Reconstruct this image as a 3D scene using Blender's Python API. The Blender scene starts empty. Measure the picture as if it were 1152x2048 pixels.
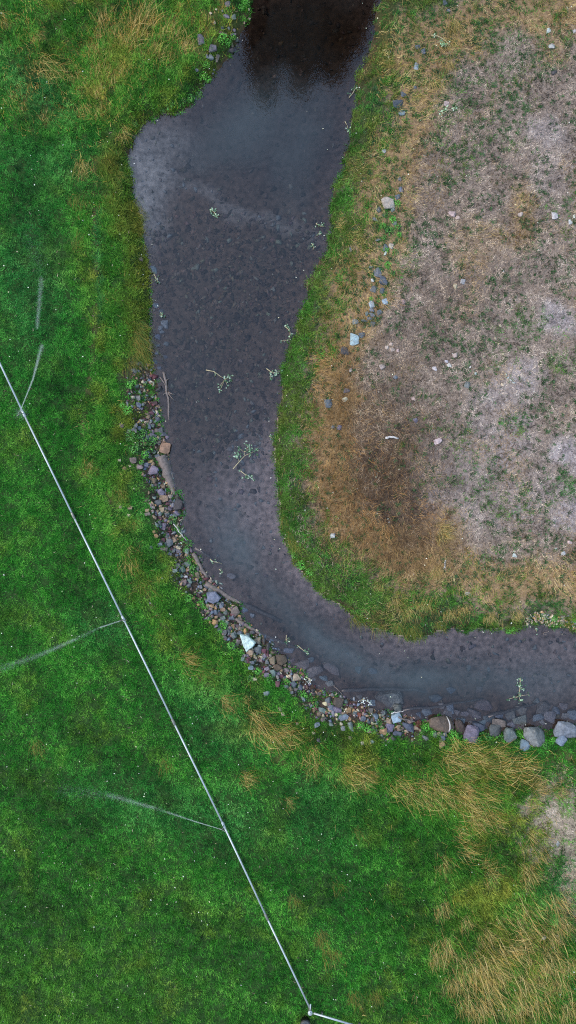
import bpy, bmesh, math
import numpy as np
from mathutils import Vector, Matrix
R = math.radians
rng = np.random.default_rng(7)
sc = bpy.context.scene
COL = sc.collection

# ---------------------------------------------------------------- camera, sky, sun, exposure
H = 28.0           # camera height above the lawn, metres
S = 0.02           # metres of lawn per photograph pixel
cam = bpy.data.cameras.new('camera'); cam_o = bpy.data.objects.new('camera', cam); COL.objects.link(cam_o)
cam_o.location = (0, 0, H); cam_o.rotation_euler = (0, 0, 0)
cam.sensor_fit = 'VERTICAL'; cam.sensor_height = 24.0
cam.lens = 12.0 / (1024 * S / H)
cam.clip_start = 0.5; cam.clip_end = 2000
sc.camera = cam_o
SUN = Vector((-0.66, 0.12, 0.74)).normalized()
world = bpy.data.worlds.new('World'); sc.world = world; world.use_nodes = True
nt = world.node_tree; nt.nodes.clear()
sky = nt.nodes.new('ShaderNodeTexSky'); sky.sky_type = 'NISHITA'; sky.sun_disc = False
sky.sun_elevation = math.asin(SUN.z); sky.sun_rotation = math.atan2(SUN.x, SUN.y)
sky.air_density = 1.7; sky.dust_density = 1.2; sky.ozone_density = 1.5
bg = nt.nodes.new('ShaderNodeBackground'); bg.inputs['Strength'].default_value = 0.15
wo = nt.nodes.new('ShaderNodeOutputWorld')
nt.links.new(sky.outputs[0], bg.inputs[0]); nt.links.new(bg.outputs[0], wo.inputs[0])
sun = bpy.data.lights.new('sun', 'SUN'); sun.energy = 1.25; sun.angle = R(12); sun.color = (1.0, 0.90, 0.78)
sun_o = bpy.data.objects.new('sun', sun); COL.objects.link(sun_o)
sun_o.rotation_euler = SUN.to_track_quat('Z', 'Y').to_euler(); sun_o.location = (-10, 10, 40)
sc.view_settings.view_transform = 'Standard'; sc.view_settings.look = 'None'
sc.view_settings.exposure = 1.2; sc.view_settings.gamma = 1.0; sc.view_settings.use_curve_mapping = False
sc.render.engine = 'CYCLES'
sc.cycles.max_bounces = 6; sc.cycles.diffuse_bounces = 2; sc.cycles.transparent_max_bounces = 12
sc.cycles.use_denoising = False; sc.cycles.filter_width = 1.1

# ---------------------------------------------------------------- helpers
ZW = -0.42         # water level

def lin(c):
    c = np.asarray(c, float) / 255.0
    return np.where(c <= 0.04045, c / 12.92, ((c + 0.055) / 1.055) ** 2.4)

def at(px, py, z=0.0):
    k = S * (H - z) / H
    return (px - 576) * k, (1024 - py) * k

_tab = np.random.default_rng(3).random((16, 256, 256))
def vnoise(x, y, seed=0):
    t = _tab[seed % 16]
    x = np.asarray(x, float) + 37.7 * seed; y = np.asarray(y, float) + 91.3 * seed
    xi = np.floor(x).astype(int); yi = np.floor(y).astype(int)
    fx = x - xi; fy = y - yi
    fx = fx * fx * (3 - 2 * fx); fy = fy * fy * (3 - 2 * fy)
    a = t[xi & 255, yi & 255]; b = t[(xi + 1) & 255, yi & 255]
    c = t[xi & 255, (yi + 1) & 255]; d = t[(xi + 1) & 255, (yi + 1) & 255]
    return (a * (1 - fx) + b * fx) * (1 - fy) + (c * (1 - fx) + d * fx) * fy

def fbm(x, y, seed=0, octv=4):
    s = 0; a = 0.5; n = 0
    for k in range(octv):
        s = s + a * vnoise(x * 2 ** k, y * 2 ** k, seed + k); n += a; a *= 0.55
    return s / n

def sstep(a, b, x):
    t = np.clip((np.asarray(x, float) - a) / (b - a), 0, 1)
    return t * t * (3 - 2 * t)

def mesh_np(name, V, T, mat=None, col=None, smooth=False, quads=False):
    """one mesh from arrays; col is a per-face linear colour"""
    me = bpy.data.meshes.new(name)
    V = np.asarray(V, np.float32); T = np.asarray(T, np.int32); n = T.shape[1]
    me.vertices.add(len(V)); me.vertices.foreach_set('co', V.ravel())
    me.loops.add(T.size); me.loops.foreach_set('vertex_index', T.ravel())
    me.polygons.add(len(T)); me.polygons.foreach_set('loop_start', np.arange(len(T), dtype=np.int32) * n)
    if col is not None:
        a = me.attributes.new('col', 'FLOAT_VECTOR', 'FACE')
        a.data.foreach_set('vector', np.asarray(col, np.float32).ravel())
    me.update(calc_edges=True)
    if smooth:
        me.polygons.foreach_set('use_smooth', np.ones(len(T), bool))
    if mat: me.materials.append(mat)
    return me

def link(name, data, parent=None):
    o = bpy.data.objects.new(name, data); COL.objects.link(o)
    if parent is not None: o.parent = parent
    return o

def tag(o, label=None, cat=None, group=None, kind=None):
    if label: o['label'] = label
    if cat: o['category'] = cat
    if group: o['group'] = group
    if kind: o['kind'] = kind
    return o

# ---------------------------------------------------------------- materials
def new_mat(name):
    m = bpy.data.materials.new(name); m.use_nodes = True
    n = m.node_tree.nodes; n.clear()
    out = n.new('ShaderNodeOutputMaterial')
    return m, n, m.node_tree.links, out

def attr_mat(name, rough=0.8, trans=0.0, nscale=None, namt=0.0, bump=0.0, spec=0.3):
    """colour from the per-face attribute, varied with procedural noise"""
    m, n, l, out = new_mat(name)
    a = n.new('ShaderNodeAttribute'); a.attribute_name = 'col'
    p = n.new('ShaderNodeBsdfPrincipled'); p.inputs['Roughness'].default_value = rough
    p.inputs['Specular IOR Level'].default_value = spec
    col = a.outputs['Vector']
    if nscale:
        g = n.new('ShaderNodeNewGeometry')
        t = n.new('ShaderNodeTexNoise'); t.inputs['Scale'].default_value = nscale; t.inputs['Detail'].default_value = 6
        l.new(g.outputs['Position'], t.inputs['Vector'])
        mr = n.new('ShaderNodeMapRange'); mr.inputs[1].default_value = 0.3; mr.inputs[2].default_value = 0.7
        mr.inputs[3].default_value = 1 - namt; mr.inputs[4].default_value = 1 + namt
        l.new(t.outputs['Fac'], mr.inputs[0])
        vm = n.new('ShaderNodeVectorMath'); vm.operation = 'SCALE'
        l.new(col, vm.inputs[0]); l.new(mr.outputs[0], vm.inputs['Scale']); col = vm.outputs[0]
        if bump:
            b = n.new('ShaderNodeBump'); b.inputs['Strength'].default_value = bump; b.inputs['Distance'].default_value = 0.04
            l.new(t.outputs['Fac'], b.inputs['Height']); l.new(b.outputs[0], p.inputs['Normal'])
    l.new(col, p.inputs['Base Color'])
    if trans:
        tr = n.new('ShaderNodeBsdfTranslucent'); l.new(col, tr.inputs['Color'])
        mx = n.new('ShaderNodeMixShader'); mx.inputs[0].default_value = trans
        l.new(p.outputs[0], mx.inputs[1]); l.new(tr.outputs[0], mx.inputs[2]); l.new(mx.outputs[0], out.inputs[0])
    else:
        l.new(p.outputs[0], out.inputs[0])
    return m

def flat_mat(name, rgb, rough=0.7, metal=0.0, nscale=6.0, namt=0.25, bump=0.15, spec=0.4):
    m, n, l, out = new_mat(name)
    p = n.new('ShaderNodeBsdfPrincipled'); p.inputs['Roughness'].default_value = rough
    p.inputs['Metallic'].default_value = metal; p.inputs['Specular IOR Level'].default_value = spec
    tc = n.new('ShaderNodeTexCoord')
    t = n.new('ShaderNodeTexNoise'); t.inputs['Scale'].default_value = nscale; t.inputs['Detail'].default_value = 5
    l.new(tc.outputs['Object'], t.inputs['Vector'])
    cr = n.new('ShaderNodeValToRGB'); c = lin(rgb)
    cr.color_ramp.elements[0].position = 0.3; cr.color_ramp.elements[1].position = 0.7
    cr.color_ramp.elements[0].color = (*(c * (1 - namt)), 1); cr.color_ramp.elements[1].color = (*(c * (1 + namt)), 1)
    l.new(t.outputs['Fac'], cr.inputs[0]); l.new(cr.outputs[0], p.inputs['Base Color'])
    b = n.new('ShaderNodeBump'); b.inputs['Strength'].default_value = bump; b.inputs['Distance'].default_value = 0.02
    l.new(t.outputs['Fac'], b.inputs['Height']); l.new(b.outputs[0], p.inputs['Normal'])
    l.new(p.outputs[0], out.inputs[0])
    return m

def stone_mat():
    """rock coloured by the object's own colour; dark and shiny where the river keeps it wet"""
    m, n, l, out = new_mat('river_stone')
    oi = n.new('ShaderNodeObjectInfo'); tc = n.new('ShaderNodeTexCoord'); g = n.new('ShaderNodeNewGeometry')
    ad = n.new('ShaderNodeVectorMath'); ad.operation = 'ADD'
    sc_ = n.new('ShaderNodeMath'); sc_.operation = 'MULTIPLY'; sc_.inputs[1].default_value = 40
    l.new(oi.outputs['Random'], sc_.inputs[0]); l.new(g.outputs['Position'], ad.inputs[0]); l.new(sc_.outputs[0], ad.inputs[1])
    t = n.new('ShaderNodeTexNoise'); t.inputs['Scale'].default_value = 7; t.inputs['Detail'].default_value = 8; t.inputs['Roughness'].default_value = 0.65
    l.new(ad.outputs[0], t.inputs['Vector'])
    mr = n.new('ShaderNodeMapRange'); mr.inputs[1].default_value = 0.3; mr.inputs[2].default_value = 0.7
    mr.inputs[3].default_value = 0.6; mr.inputs[4].default_value = 1.35
    l.new(t.outputs['Fac'], mr.inputs[0])
    v = n.new('ShaderNodeTexVoronoi'); v.feature = 'DISTANCE_TO_EDGE'; v.inputs['Scale'].default_value = 5.5
    l.new(ad.outputs[0], v.inputs['Vector'])
    cm = n.new('ShaderNodeMapRange'); cm.inputs[1].default_value = 0.0; cm.inputs[2].default_value = 0.035
    cm.inputs[3].default_value = 0.72; cm.inputs[4].default_value = 1.0
    l.new(v.outputs['Distance'], cm.inputs[0])
    mu = n.new('ShaderNodeMath'); mu.operation = 'MULTIPLY'; l.new(mr.outputs[0], mu.inputs[0]); l.new(cm.outputs[0], mu.inputs[1])
    sx = n.new('ShaderNodeSeparateXYZ'); l.new(g.outputs['Position'], sx.inputs[0])
    wz = n.new('ShaderNodeMapRange'); wz.inputs[1].default_value = ZW + 0.05; wz.inputs[2].default_value = ZW + 0.13
    wz.inputs[3].default_value = 0.4; wz.inputs[4].default_value = 1.0
    l.new(sx.outputs['Z'], wz.inputs[0])
    m2 = n.new('ShaderNodeMath'); m2.operation = 'MULTIPLY'; l.new(mu.outputs[0], m2.inputs[0]); l.new(wz.outputs[0], m2.inputs[1])
    vm = n.new('ShaderNodeVectorMath'); vm.operation = 'SCALE'
    l.new(oi.outputs['Color'], vm.inputs[0]); l.new(m2.outputs[0], vm.inputs['Scale'])
    p = n.new('ShaderNodeBsdfPrincipled'); p.inputs['Specular IOR Level'].default_value = 0.35
    rr = n.new('ShaderNodeMapRange'); rr.inputs[1].default_value = 0.4; rr.inputs[2].default_value = 1.0
    rr.inputs[3].default_value = 0.35; rr.inputs[4].default_value = 0.75
    l.new(wz.outputs[0], rr.inputs[0]); l.new(rr.outputs[0], p.inputs['Roughness'])
    b = n.new('ShaderNodeBump'); b.inputs['Strength'].default_value = 0.5; b.inputs['Distance'].default_value = 0.05
    l.new(mu.outputs[0], b.inputs['Height']); l.new(b.outputs[0], p.inputs['Normal'])
    l.new(vm.outputs[0], p.inputs['Base Color']); l.new(p.outputs[0], out.inputs[0])
    return m

M_STONE = stone_mat()
M_GROUND = attr_mat('soil', rough=0.95, nscale=9.0, namt=0.4, bump=0.6, spec=0.1)
M_BED = attr_mat('gravel_bed', rough=0.8, nscale=5.0, namt=0.5, bump=0.6, spec=0.1)
M_GRASS = attr_mat('grass_blade', rough=0.65, trans=0.22, spec=0.25)
M_DRY = attr_mat('dry_grass_blade', rough=0.75, trans=0.15, spec=0.2)
M_PEBBLE = attr_mat('pebble', rough=0.75, nscale=25, namt=0.2)
M_LEAF = attr_mat('leaf', rough=0.5, trans=0.25, spec=0.4)
M_WOOD = flat_mat('waterlogged_wood', (98, 88, 84), rough=0.7, nscale=9, namt=0.35, bump=0.5)
M_PALEWOOD = flat_mat('weathered_wood', (165, 160, 158), rough=0.8, nscale=14, namt=0.25, bump=0.4)
M_TWIG = flat_mat('twig_bark', (150, 140, 112), rough=0.8, nscale=20, namt=0.2)
M_ALU = flat_mat('dull_aluminium', (156, 164, 170), rough=0.45, metal=0.35, nscale=3, namt=0.14, bump=0.03)
M_BRASS = flat_mat('sprinkler_metal', (112, 112, 108), rough=0.45, metal=0.5, nscale=8)
M_BLACK = flat_mat('black_plastic', (18, 19, 20), rough=0.5, nscale=12, namt=0.3)
M_GREYLID = flat_mat('grey_plastic', (58, 64, 66), rough=0.55, nscale=12, namt=0.25)
M_BARK = flat_mat('tree_bark', (62, 50, 42), rough=0.9, nscale=5, namt=0.3, bump=0.6)

# ---------------------------------------------------------------- the river's outline
LB = [(1400,-170),(900,-160),(680,-140),(560,-100),(512,-50),(500,0),(494,40),(480,75),(462,108),(440,135),(424,158),(400,182),(385,208),(350,226),(318,236),
      (290,243),(272,268),(262,300),(259,340),(262,380),(266,412),(277,440),(286,470),(290,505),(297,540),(302,575),(301,610),(304,650),
      (300,690),(302,722),(311,748),(318,780),(324,810),(328,840),(336,880),(333,912),(342,950),(352,985),(366,1008),(370,1030),(366,1060),
      (384,1095),(402,1130),(420,1160),(450,1185),(478,1212),(490,1238),(520,1262),(545,1288),(568,1308),(598,1338),(630,1368),(665,1388),
      (700,1404),(740,1412),(780,1425),(815,1436),(850,1446),(878,1438),(908,1446),(935,1458),(972,1454),(1008,1464),(1040,1468),(1078,1458),
      (1110,1470),(1152,1455),(1230,1452),(1420,1450)]
RB = [(1400,-60),(880,-40),(792,-15),(768,2),(752,30),(745,70),(737,110),(722,150),(712,190),(708,225),(705,265),(695,300),(680,350),(668,380),
      (665,420),(662,470),(655,512),(632,532),(620,556),(616,590),(600,620),(597,655),(582,688),(570,725),(565,770),(557,810),(552,850),
      (549,890),(553,940),(552,990),(557,1040),(570,1080),(590,1120),(612,1155),(642,1185),(680,1208),(704,1230),(742,1252),(790,1271),
      (822,1277),(852,1271),(890,1262),(950,1257),(1000,1262),(1040,1254),(1080,1246),(1120,1249),(1152,1256),(1230,1258),(1420,1262)]
LBw = np.array([at(x, y, ZW) for x, y in LB]); RBw = np.array([at(x, y, ZW) for x, y in RB])

def polydist(X, Y, P):
    d = np.full(X.shape, 1e9)
    for (ax, ay), (bx, by) in zip(P[:-1], P[1:]):
        vx, vy = bx - ax, by - ay
        t = np.clip(((X - ax) * vx + (Y - ay) * vy) / (vx * vx + vy * vy), 0, 1)
        d = np.minimum(d, (X - ax - t * vx) ** 2 + (Y - ay - t * vy) ** 2)
    return np.sqrt(d)

def inside(X, Y, P):
    r = np.zeros(X.shape, bool); n = len(P); j = n - 1
    for i in range(n):
        xi, yi = P[i]; xj, yj = P[j]
        if yi != yj:
            r ^= ((yi > Y) != (yj > Y)) & (X < (xj - xi) * (Y - yi) / (yj - yi) + xi)
        j = i
    return r

GX0, GX1, GY0, GY1, GS = -15.2, 15.2, -23.4, 27.6, 0.1
gx = np.arange(GX0, GX1 + 1e-6, GS); gy = np.arange(GY0, GY1 + 1e-6, GS)
X, Y = np.meshgrid(gx, gy, indexing='ij')
Xw = X + (fbm(X * 1.9, Y * 1.9, 1, 5) - 0.5) * 0.5; Yw = Y + (fbm(X * 1.9, Y * 1.9, 5, 5) - 0.5) * 0.5
dL = polydist(Xw, Yw, LBw); dR = polydist(Xw, Yw, RBw)
ins = inside(Xw, Yw, np.vstack([LBw, RBw[::-1]]))
SD = np.where(ins, -1, 1) * np.minimum(dL, dR)          # metres from the waterline, + on land
SIDE_R = (dR < dL)
PXg = X / S + 576; PYg = 1024 - Y / S                     # the same grid in lawn pixels

WXg = PXg + (fbm(X * 0.9, Y * 0.9, 2) - 0.5) * 60 + (fbm(X * 3.5, Y * 3.5, 7) - 0.5) * 26
WYg = PYg + (fbm(X * 0.9, Y * 0.9, 9) - 0.5) * 60 + (fbm(X * 3.5, Y * 3.5, 11) - 0.5) * 26

def field(): return np.zeros(X.shape)
def blob(F, px, py, rx, ry, ang=0, val=1.0, soft=0.6):
    a = R(ang); dx = WXg - px; dy = WYg - py
    u = (dx * math.cos(a) + dy * math.sin(a)) / rx; v = (-dx * math.sin(a) + dy * math.cos(a)) / ry
    w = val * (1 - sstep(1 - soft, 1 + soft, np.sqrt(u * u + v * v)))
    np.maximum(F, w, out=F)
def stroke(F, pts, wid, val=1.0, warp=0.3):
    P = np.array(pts, float)
    d = polydist(PXg + (WXg - PXg) * warp, PYg + (WYg - PYg) * warp, P)
    np.maximum(F, val * (1 - sstep(wid * 0.5, wid * 1.3, d)), out=F)

# riprap bank: the outer bend
rip_pts = [(300,745),(325,830),(335,900),(352,985),(384,1095),(420,1160),(490,1238),(568,1308),(665,1388),(780,1425),(850,1446)]
RIP = field(); stroke(RIP, [(x - 26, y + 10) for x, y in rip_pts], 34, 1.0, 0.5); RIP *= (~SIDE_R)
RIP = np.where(SD > -0.05, RIP, 0)

# terrain
wid = 0.45 + 1.1 * RIP
land = ZW + (0 - ZW) * sstep(-0.05, wid + 0.25, SD) + (fbm(X * 0.35, Y * 0.35, 4) - 0.5) * 0.16 * sstep(0.5, 2.5, SD) + (fbm(X * 2.2, Y * 2.2, 6) - 0.5) * 0.07 * sstep(0.1, 0.8, SD)
DEEP = field()
for b in [(425,1120,75,70,45,0.75),(520,1230,110,55,40,0.7),(640,1310,120,50,25,0.75),(800,1370,130,45,8,0.7),(980,1370,180,40,0,0.35),(600,60,150,100,0,0.05),
          (470,230,130,70,-20,0.3),(640,300,70,120,10,0.3)]:
    blob(DEEP, *b, soft=0.95)
depth = (0.16 + 0.12 * fbm(X * 0.5, Y * 0.5, 8)) * sstep(-0.05, 0.9, -SD) + DEEP * sstep(0.3, 2.3, -SD)
SHAL = field(); blob(SHAL, 288, 350, 50, 120, 0, 1.0, 0.7); blob(SHAL, 330, 280, 60, 40, 0, 0.8, 0.7); blob(SHAL, 460, 392, 170, 15, 25, 0.55, 0.9)
depth = depth * (1 - 0.55 * SHAL)
bedz = ZW - 0.015 - depth + (fbm(X * 3, Y * 3, 12) - 0.5) * 0.06 * sstep(0, 0.5, -SD)
Z = np.where(SD > 0, land, bedz)
NXg, NYg = X.shape

def gi(x, y):
    i = np.clip(((np.asarray(x) - GX0) / GS), 0, NXg - 1.001); j = np.clip(((np.asarray(y) - GY0) / GS), 0, NYg - 1.001)
    return i, j
def samp(F, x, y):
    i, j = gi(x, y); i0 = i.astype(int); j0 = j.astype(int); fx = i - i0; fy = j - j0
    return (F[i0, j0] * (1 - fx) + F[i0 + 1, j0] * fx) * (1 - fy) + (F[i0, j0 + 1] * (1 - fx) + F[i0 + 1, j0 + 1] * fx) * fy
def gz(x, y): return float(samp(Z, np.array([x]), np.array([y]))[0])
def gsd(x, y): return float(samp(SD, np.array([x]), np.array([y]))[0])
def place(px, py, guess=0.0):
    """world point on the ground seen at a photograph pixel"""
    z = guess
    for _ in range(4):
        x, y = at(px, py, z); z = gz(x, y)
    return x, y, z

# ---------------------------------------------------------------- what grows where
STRAW, BROWN, BARE, LUSH, ROUGH, DARK, VIOL = (field() for _ in range(7))
onR = SIDE_R & (SD > 0); onL = (~SIDE_R) & (SD > 0)
sdp = SD / S + (fbm(X * 1.3, Y * 1.3, 3) - 0.5) * 50           # distance from water in pixels, ragged
lower = sstep(950, 1120, PYg) * sstep(1000, 800, PXg)
gw = 70 + 34 * lower - 26 * sstep(900, 1000, PXg) - 8 * sstep(300, 500, PYg) * sstep(1000, 900, PYg)
BARE += np.where(onR, sstep(gw + 30, gw + 90, sdp), 0) * 0.97
STRAW += np.where(onR, sstep(gw - 30, gw + 25, sdp) * (1 - sstep(gw + 60, gw + 115, sdp)) * 0.75, 0)
f2 = field()
for b in [(760,970,135,150,15,1),(740,850,95,95,0,0.85),(665,800,45,90,0,0.5),(690,1040,60,70,0,0.6),(835,1060,65,85,30,1),(700,770,50,60,0,0.7),(800,1120,90,40,0,0.8)]: blob(f2, *b, soft=0.85)
BROWN += np.where(onR, f2, 0)
f2 = field()
for b in [(760,80,60,110,-10,0.95),(820,120,60,120,0,0.8),(900,60,70,60,0,0.8),(760,330,45,90,5,0.85),(740,420,40,60,0,0.8),(700,560,45,80,8,0.9),(680,660,40,80,5,0.9),
          (655,730,35,60,0,0.9),(930,40,60,40,0,0.5),(1040,430,30,60,0,0.5),(1110,60,40,60,0,0.55),(660,870,40,70,0,0.7),(700,1080,50,60,0,0.6),(900,1060,40,50,0,0.6),
          (800,1230,100,26,0,0.85),(900,1235,80,22,0,0.75),(1000,1230,60,20,0,0.5),(830,1180,60,40,0,0.6),(950,490,60,40,0,0.3)]: blob(f2, *b)
STRAW = np.maximum(STRAW, np.where(onR, f2, 0))
GREENR = field()
for b in [(985,60,60,45,20,0.95),(1020,190,28,40,0,0.7),(1090,90,40,40,0,0.6),(780,450,32,50,0,1),(785,380,20,30,0,0.8),(775,540,26,50,0,0.9),(800,520,20,30,0,0.7),(1050,650,45,30,-30,0.7),
          (1070,660,22,26,0,0.9),(1010,690,40,30,0,0.6),(985,740,40,25,0,0.4),(950,930,45,30,20,0.55),(1030,850,26,22,0,0.7),(1140,970,24,26,0,0.9),(1020,1000,80,40,0,0.3),
          (1010,200,30,40,0,0.6),(1020,260,40,30,0,0.45),(1140,715,30,40,0,0.6),(900,870,50,20,0,0.3),(890,930,60,26,10,0.35),(850,900,30,20,0,0.45),(1000,1130,60,30,0,0.3),
          (950,330,40,30,0,0.3),(1140,430,30,30,0,0.4),(885,80,30,24,0,0.4),(905,330,30,30,0,0.3),(1000,1225,120,16,0,0.9),(900,1240,90,16,0,0.9),(820,1255,70,14,0,0.8),(1120,1215,50,20,0,0.9),
          (745,20,26,60,0,0.8),(735,200,26,60,0,0.6)]: blob(GREENR, *b)
for b in [(900,30,60,50,0,0.5),(960,130,50,50,0,0.5),(1000,90,70,50,0,0.7),(1060,30,60,30,0,0.5),(870,110,40,60,0,0.45),(890,200,40,60,0,0.35),(800,60,30,80,0,0.5),(790,250,26,60,0,0.3)]: blob(GREENR, *b, soft=0.8)
GREENR *= onR
for b in [(1120,640,30,38,0,0.8),(1050,745,38,32,20,0.8),(1135,910,36,30,0,0.9),(1140,1020,30,36,0,0.9),(1000,790,60,30,0,0.5),(1010,880,60,50,0,0.5),(900,1000,60,60,0,0.4),(1110,330,60,70,0,0.2),(1080,260,40,30,0,0.5),(1060,1000,80,60,0,0.4),(930,960,80,90,0,0.3)]: blob(VIOL, *b)
for b in [(910,600,70,50,20,0.75),(840,560,40,40,0,0.4),(960,560,70,40,0,0.5),(880,420,70,60,0,0.4),(960,200,60,40,0,0.3),(870,640,60,40,0,0.6),(820,700,70,40,0,0.6),(830,380,20,80,0,0.35),(850,300,40,60,0,0.4)]: blob(DARK, *b)
DARK *= onR
# near side (lawn and bottom)
f2 = field()
for b in [(205,30,18,45,0,1),(198,120,14,50,0,0.95),(198,200,10,45,0,0.9),(290,40,60,60,20,0.85),(350,80,60,60,30,0.8),(320,110,40,40,0,0.7),(110,140,34,20,35,0.8),(235,155,26,26,0,0.6),(90,235,12,22,0,0.8),
          (40,205,22,20,0,0.6),(15,50,20,30,30,0.5),(80,80,20,16,0,0.4),(150,20,30,40,0,0.35),(165,335,14,24,0,0.6),(160,160,18,24,0,0.5),(440,50,30,50,0,0.5),(390,110,40,50,0,0.5),(420,20,40,30,0,0.5),
          (280,690,16,60,0,0.5),(180,930,18,18,0,0.5),(265,1140,12,22,-10,0.7),(285,1180,16,20,0,0.5),(390,1325,26,14,15,0.7),(462,1410,18,12,30,0.8),(530,1462,40,16,40,0.9),(590,1478,26,14,20,0.8),
          (628,1530,18,30,20,0.7),(730,1555,40,16,20,0.8),(840,1585,50,20,20,0.9),(900,1600,50,24,20,0.95),(950,1625,50,22,20,0.9),(1000,1640,40,20,10,0.7),(970,1580,60,20,10,0.7),(1080,1560,60,26,0,0.5),
          (900,1520,70,16,5,0.8),(1010,1530,80,14,5,0.7),(1100,1520,60,14,0,0.55),(960,1660,60,30,20,0.5),(505,1558,26,14,0,0.4),(895,1745,20,30,0,0.55),(1000,1740,60,50,20,0.5),(1060,1760,40,50,0,0.6),
          (900,1920,34,36,0,0.7),(920,1980,30,40,0,0.6),(985,1940,60,60,30,0.8),(1060,1860,60,60,40,0.8),(1090,1950,70,70,40,0.9),(1010,2020,80,50,30,0.85),(1120,2010,60,60,0,0.8),(940,1850,50,30,0,0.5),(890,1830,20,24,0,0.6),
          (668,1918,18,14,0,0.5),(646,1890,10,20,0,0.5),(710,2010,10,24,0,0.5),(1110,1820,40,40,0,0.5),(860,2000,60,40,0,0.35),(660,1450,60,14,10,0.25)]: blob(f2, *b)
for b in [(110,60,140,70,0,0.45),(330,60,130,80,10,0.75),(150,180,130,60,0,0.35),(200,380,60,90,0,0.3),(60,200,60,60,0,0.4)]: blob(f2, *b, soft=0.8)
for pts in ([(470,1400),(540,1462),(610,1490),(690,1540),(790,1572),(880,1590)],[(620,1480),(760,1525),(900,1545),(1040,1560)],[(900,1515),(1000,1525),(1140,1525)],[(560,1520),(640,1545),(740,1590)]): stroke(f2, pts, 12, 0.75, 0.6)
STRAW = np.maximum(STRAW, np.where(onL, f2 * np.where(PYg < 900, 1.0, np.where((PXg > 850) & (PYg > 1780), 0.85, 0.6)), 0))
f2 = field(); blob(f2, 1122, 1645, 66, 70, 0, 0.95, 0.85); blob(f2, 1145, 1740, 44, 90, 0, 0.75, 0.85); blob(f2, 1100, 1590, 40, 20, 0, 0.6)
BARE = np.maximum(BARE, np.where(onL, f2, 0))
for b in [(210,120,230,150,0,0.9),(400,80,100,120,0,1),(240,420,70,200,0,0.85),(245,650,60,140,0,0.85),(230,900,60,120,0,0.7),(300,1130,60,130,-30,0.75),(430,1330,110,60,40,0.7),(600,1470,130,50,20,0.8),
          (850,1540,220,60,5,1),(1000,1620,170,80,0,1),(1000,1850,190,230,0,1),(760,1600,120,70,0,0.6)]: blob(ROUGH, *b, soft=0.7)
ROUGH *= onL
for off in (-14, 6, 26): stroke(ROUGH, [(x_ + off, y_ - off * 0.6) for x_, y_ in [(175,880),(215,985),(250,1070),(285,1160),(325,1240),(375,1315),(440,1385),(530,1450)]], 4, 0.9, 0.2)
FRINGE = (1 - sstep(0.5, 1.3, SD + (fbm(X * 1.2, Y * 1.2, 11) - 0.5) * 0.9)) * onL * sstep(770, 700, PYg) * sstep(180, 290, PYg)
ROUGH = np.maximum(ROUGH, FRINGE * 1.3)
RUT = field()
for pts in ([(190,330),(188,390)],[(187,420),(194,545)],[(192,600),(190,650),(186,690),(181,745),(177,790)],[(170,830),(168,870)],[(172,890),(185,930)],[(285,1165),(305,1215),(330,1255)],[(345,1268),(362,1300)],[(395,1350),(425,1372)],[(215,985),(225,1010)]): stroke(RUT, pts, 5.5, 0.75, 0.12)
for pts in ([(196,420),(200,550)],[(202,560),(203,640)]): stroke(LUSH, pts, 6, 1.0, 0.1)
MIST = field()
for b in [(60,560,70,160,0,0.8),(70,180,80,40,30,0.9),(100,330,120,60,0,0.6),(210,1250,50,40,0,0.7),(330,1620,180,60,15,0.6),(450,1640,70,60,0,0.7),(640,1620,80,80,0,0.6),(330,1000,60,120,0,0.4),(430,1440,110,70,30,0.6),(1130,1780,50,60,0,1)]: blob(MIST, *b, soft=0.8)
DARKL = field()
for b in [(700,1740,110,80,0,0.7),(830,1800,60,50,0,0.7),(170,1640,60,60,0,0.5),(60,1850,60,60,0,0.5),(380,1870,120,100,0,0.35),(860,1880,70,60,0,0.6),(880,1960,60,50,0,0.5),(640,1470,120,30,15,0.7),(220,560,40,60,0,0.3),(60,110,70,60,0,0.5),(250,1440,120,100,0,0.3),(1080,1570,60,30,0,0.5)]: blob(DARKL, *b, soft=0.8)

# ---------------------------------------------------------------- ground and riverbed sheets
def mixc(a, b, t): return a * (1 - t[..., None]) + b * t[..., None]
base = np.where(onR[..., None], lin((116, 103, 94)), lin((36, 60, 26)))
base = mixc(base, lin((62, 47, 34)), BROWN * 0.9)
base = mixc(base, lin((128, 100, 60)), STRAW * np.where(onR, 0.75, 0.3))
base = mixc(base, lin((150, 142, 146)), np.where(onR, VIOL * 0.62, 0))
base = mixc(base, lin((84, 73, 66)), DARK * 0.8)
base = mixc(base, lin((142, 130, 114)), np.where(onL, BARE, 0))
base = mixc(base, lin((30, 46, 20)), np.where(onR, (1 - sstep(gw - 40, gw, sdp)) * 0.9, 0))
base = mixc(base, lin((60, 50, 44)), np.clip(RIP * 1.1, 0, 1))
base = mixc(base, lin((78, 60, 48)), RUT)
base = mixc(base, lin((58, 44, 36)), (1 - sstep(0.05, 0.3, SD)) * 0.8)
bed = np.broadcast_to(lin((96, 80, 72)), X.shape + (3,)).copy()
B2 = field()
for b in [(520,1000,110,150,0,1),(620,1160,60,80,-40,0.9),(900,1300,220,50,0,0.85),(1100,1330,140,70,0,0.9),(760,1310,120,40,20,0.6)]: blob(B2, *b, soft=0.8)
bed = mixc(bed, lin((150, 136, 134)), B2)
B2 = field()
for b in [(470,600,150,190,0,0.7),(420,830,70,80,0,0.8)]: blob(B2, *b, soft=0.8)
bed = mixc(bed, lin((94, 77, 66)), B2)
bed = mixc(bed, lin((142, 140, 140)), SHAL)
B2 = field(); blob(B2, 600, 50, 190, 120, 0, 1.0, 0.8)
bed = mixc(bed, lin((46, 30, 16)), B2)  # brown bed painted darker here for the trees' shade and reflection
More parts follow.
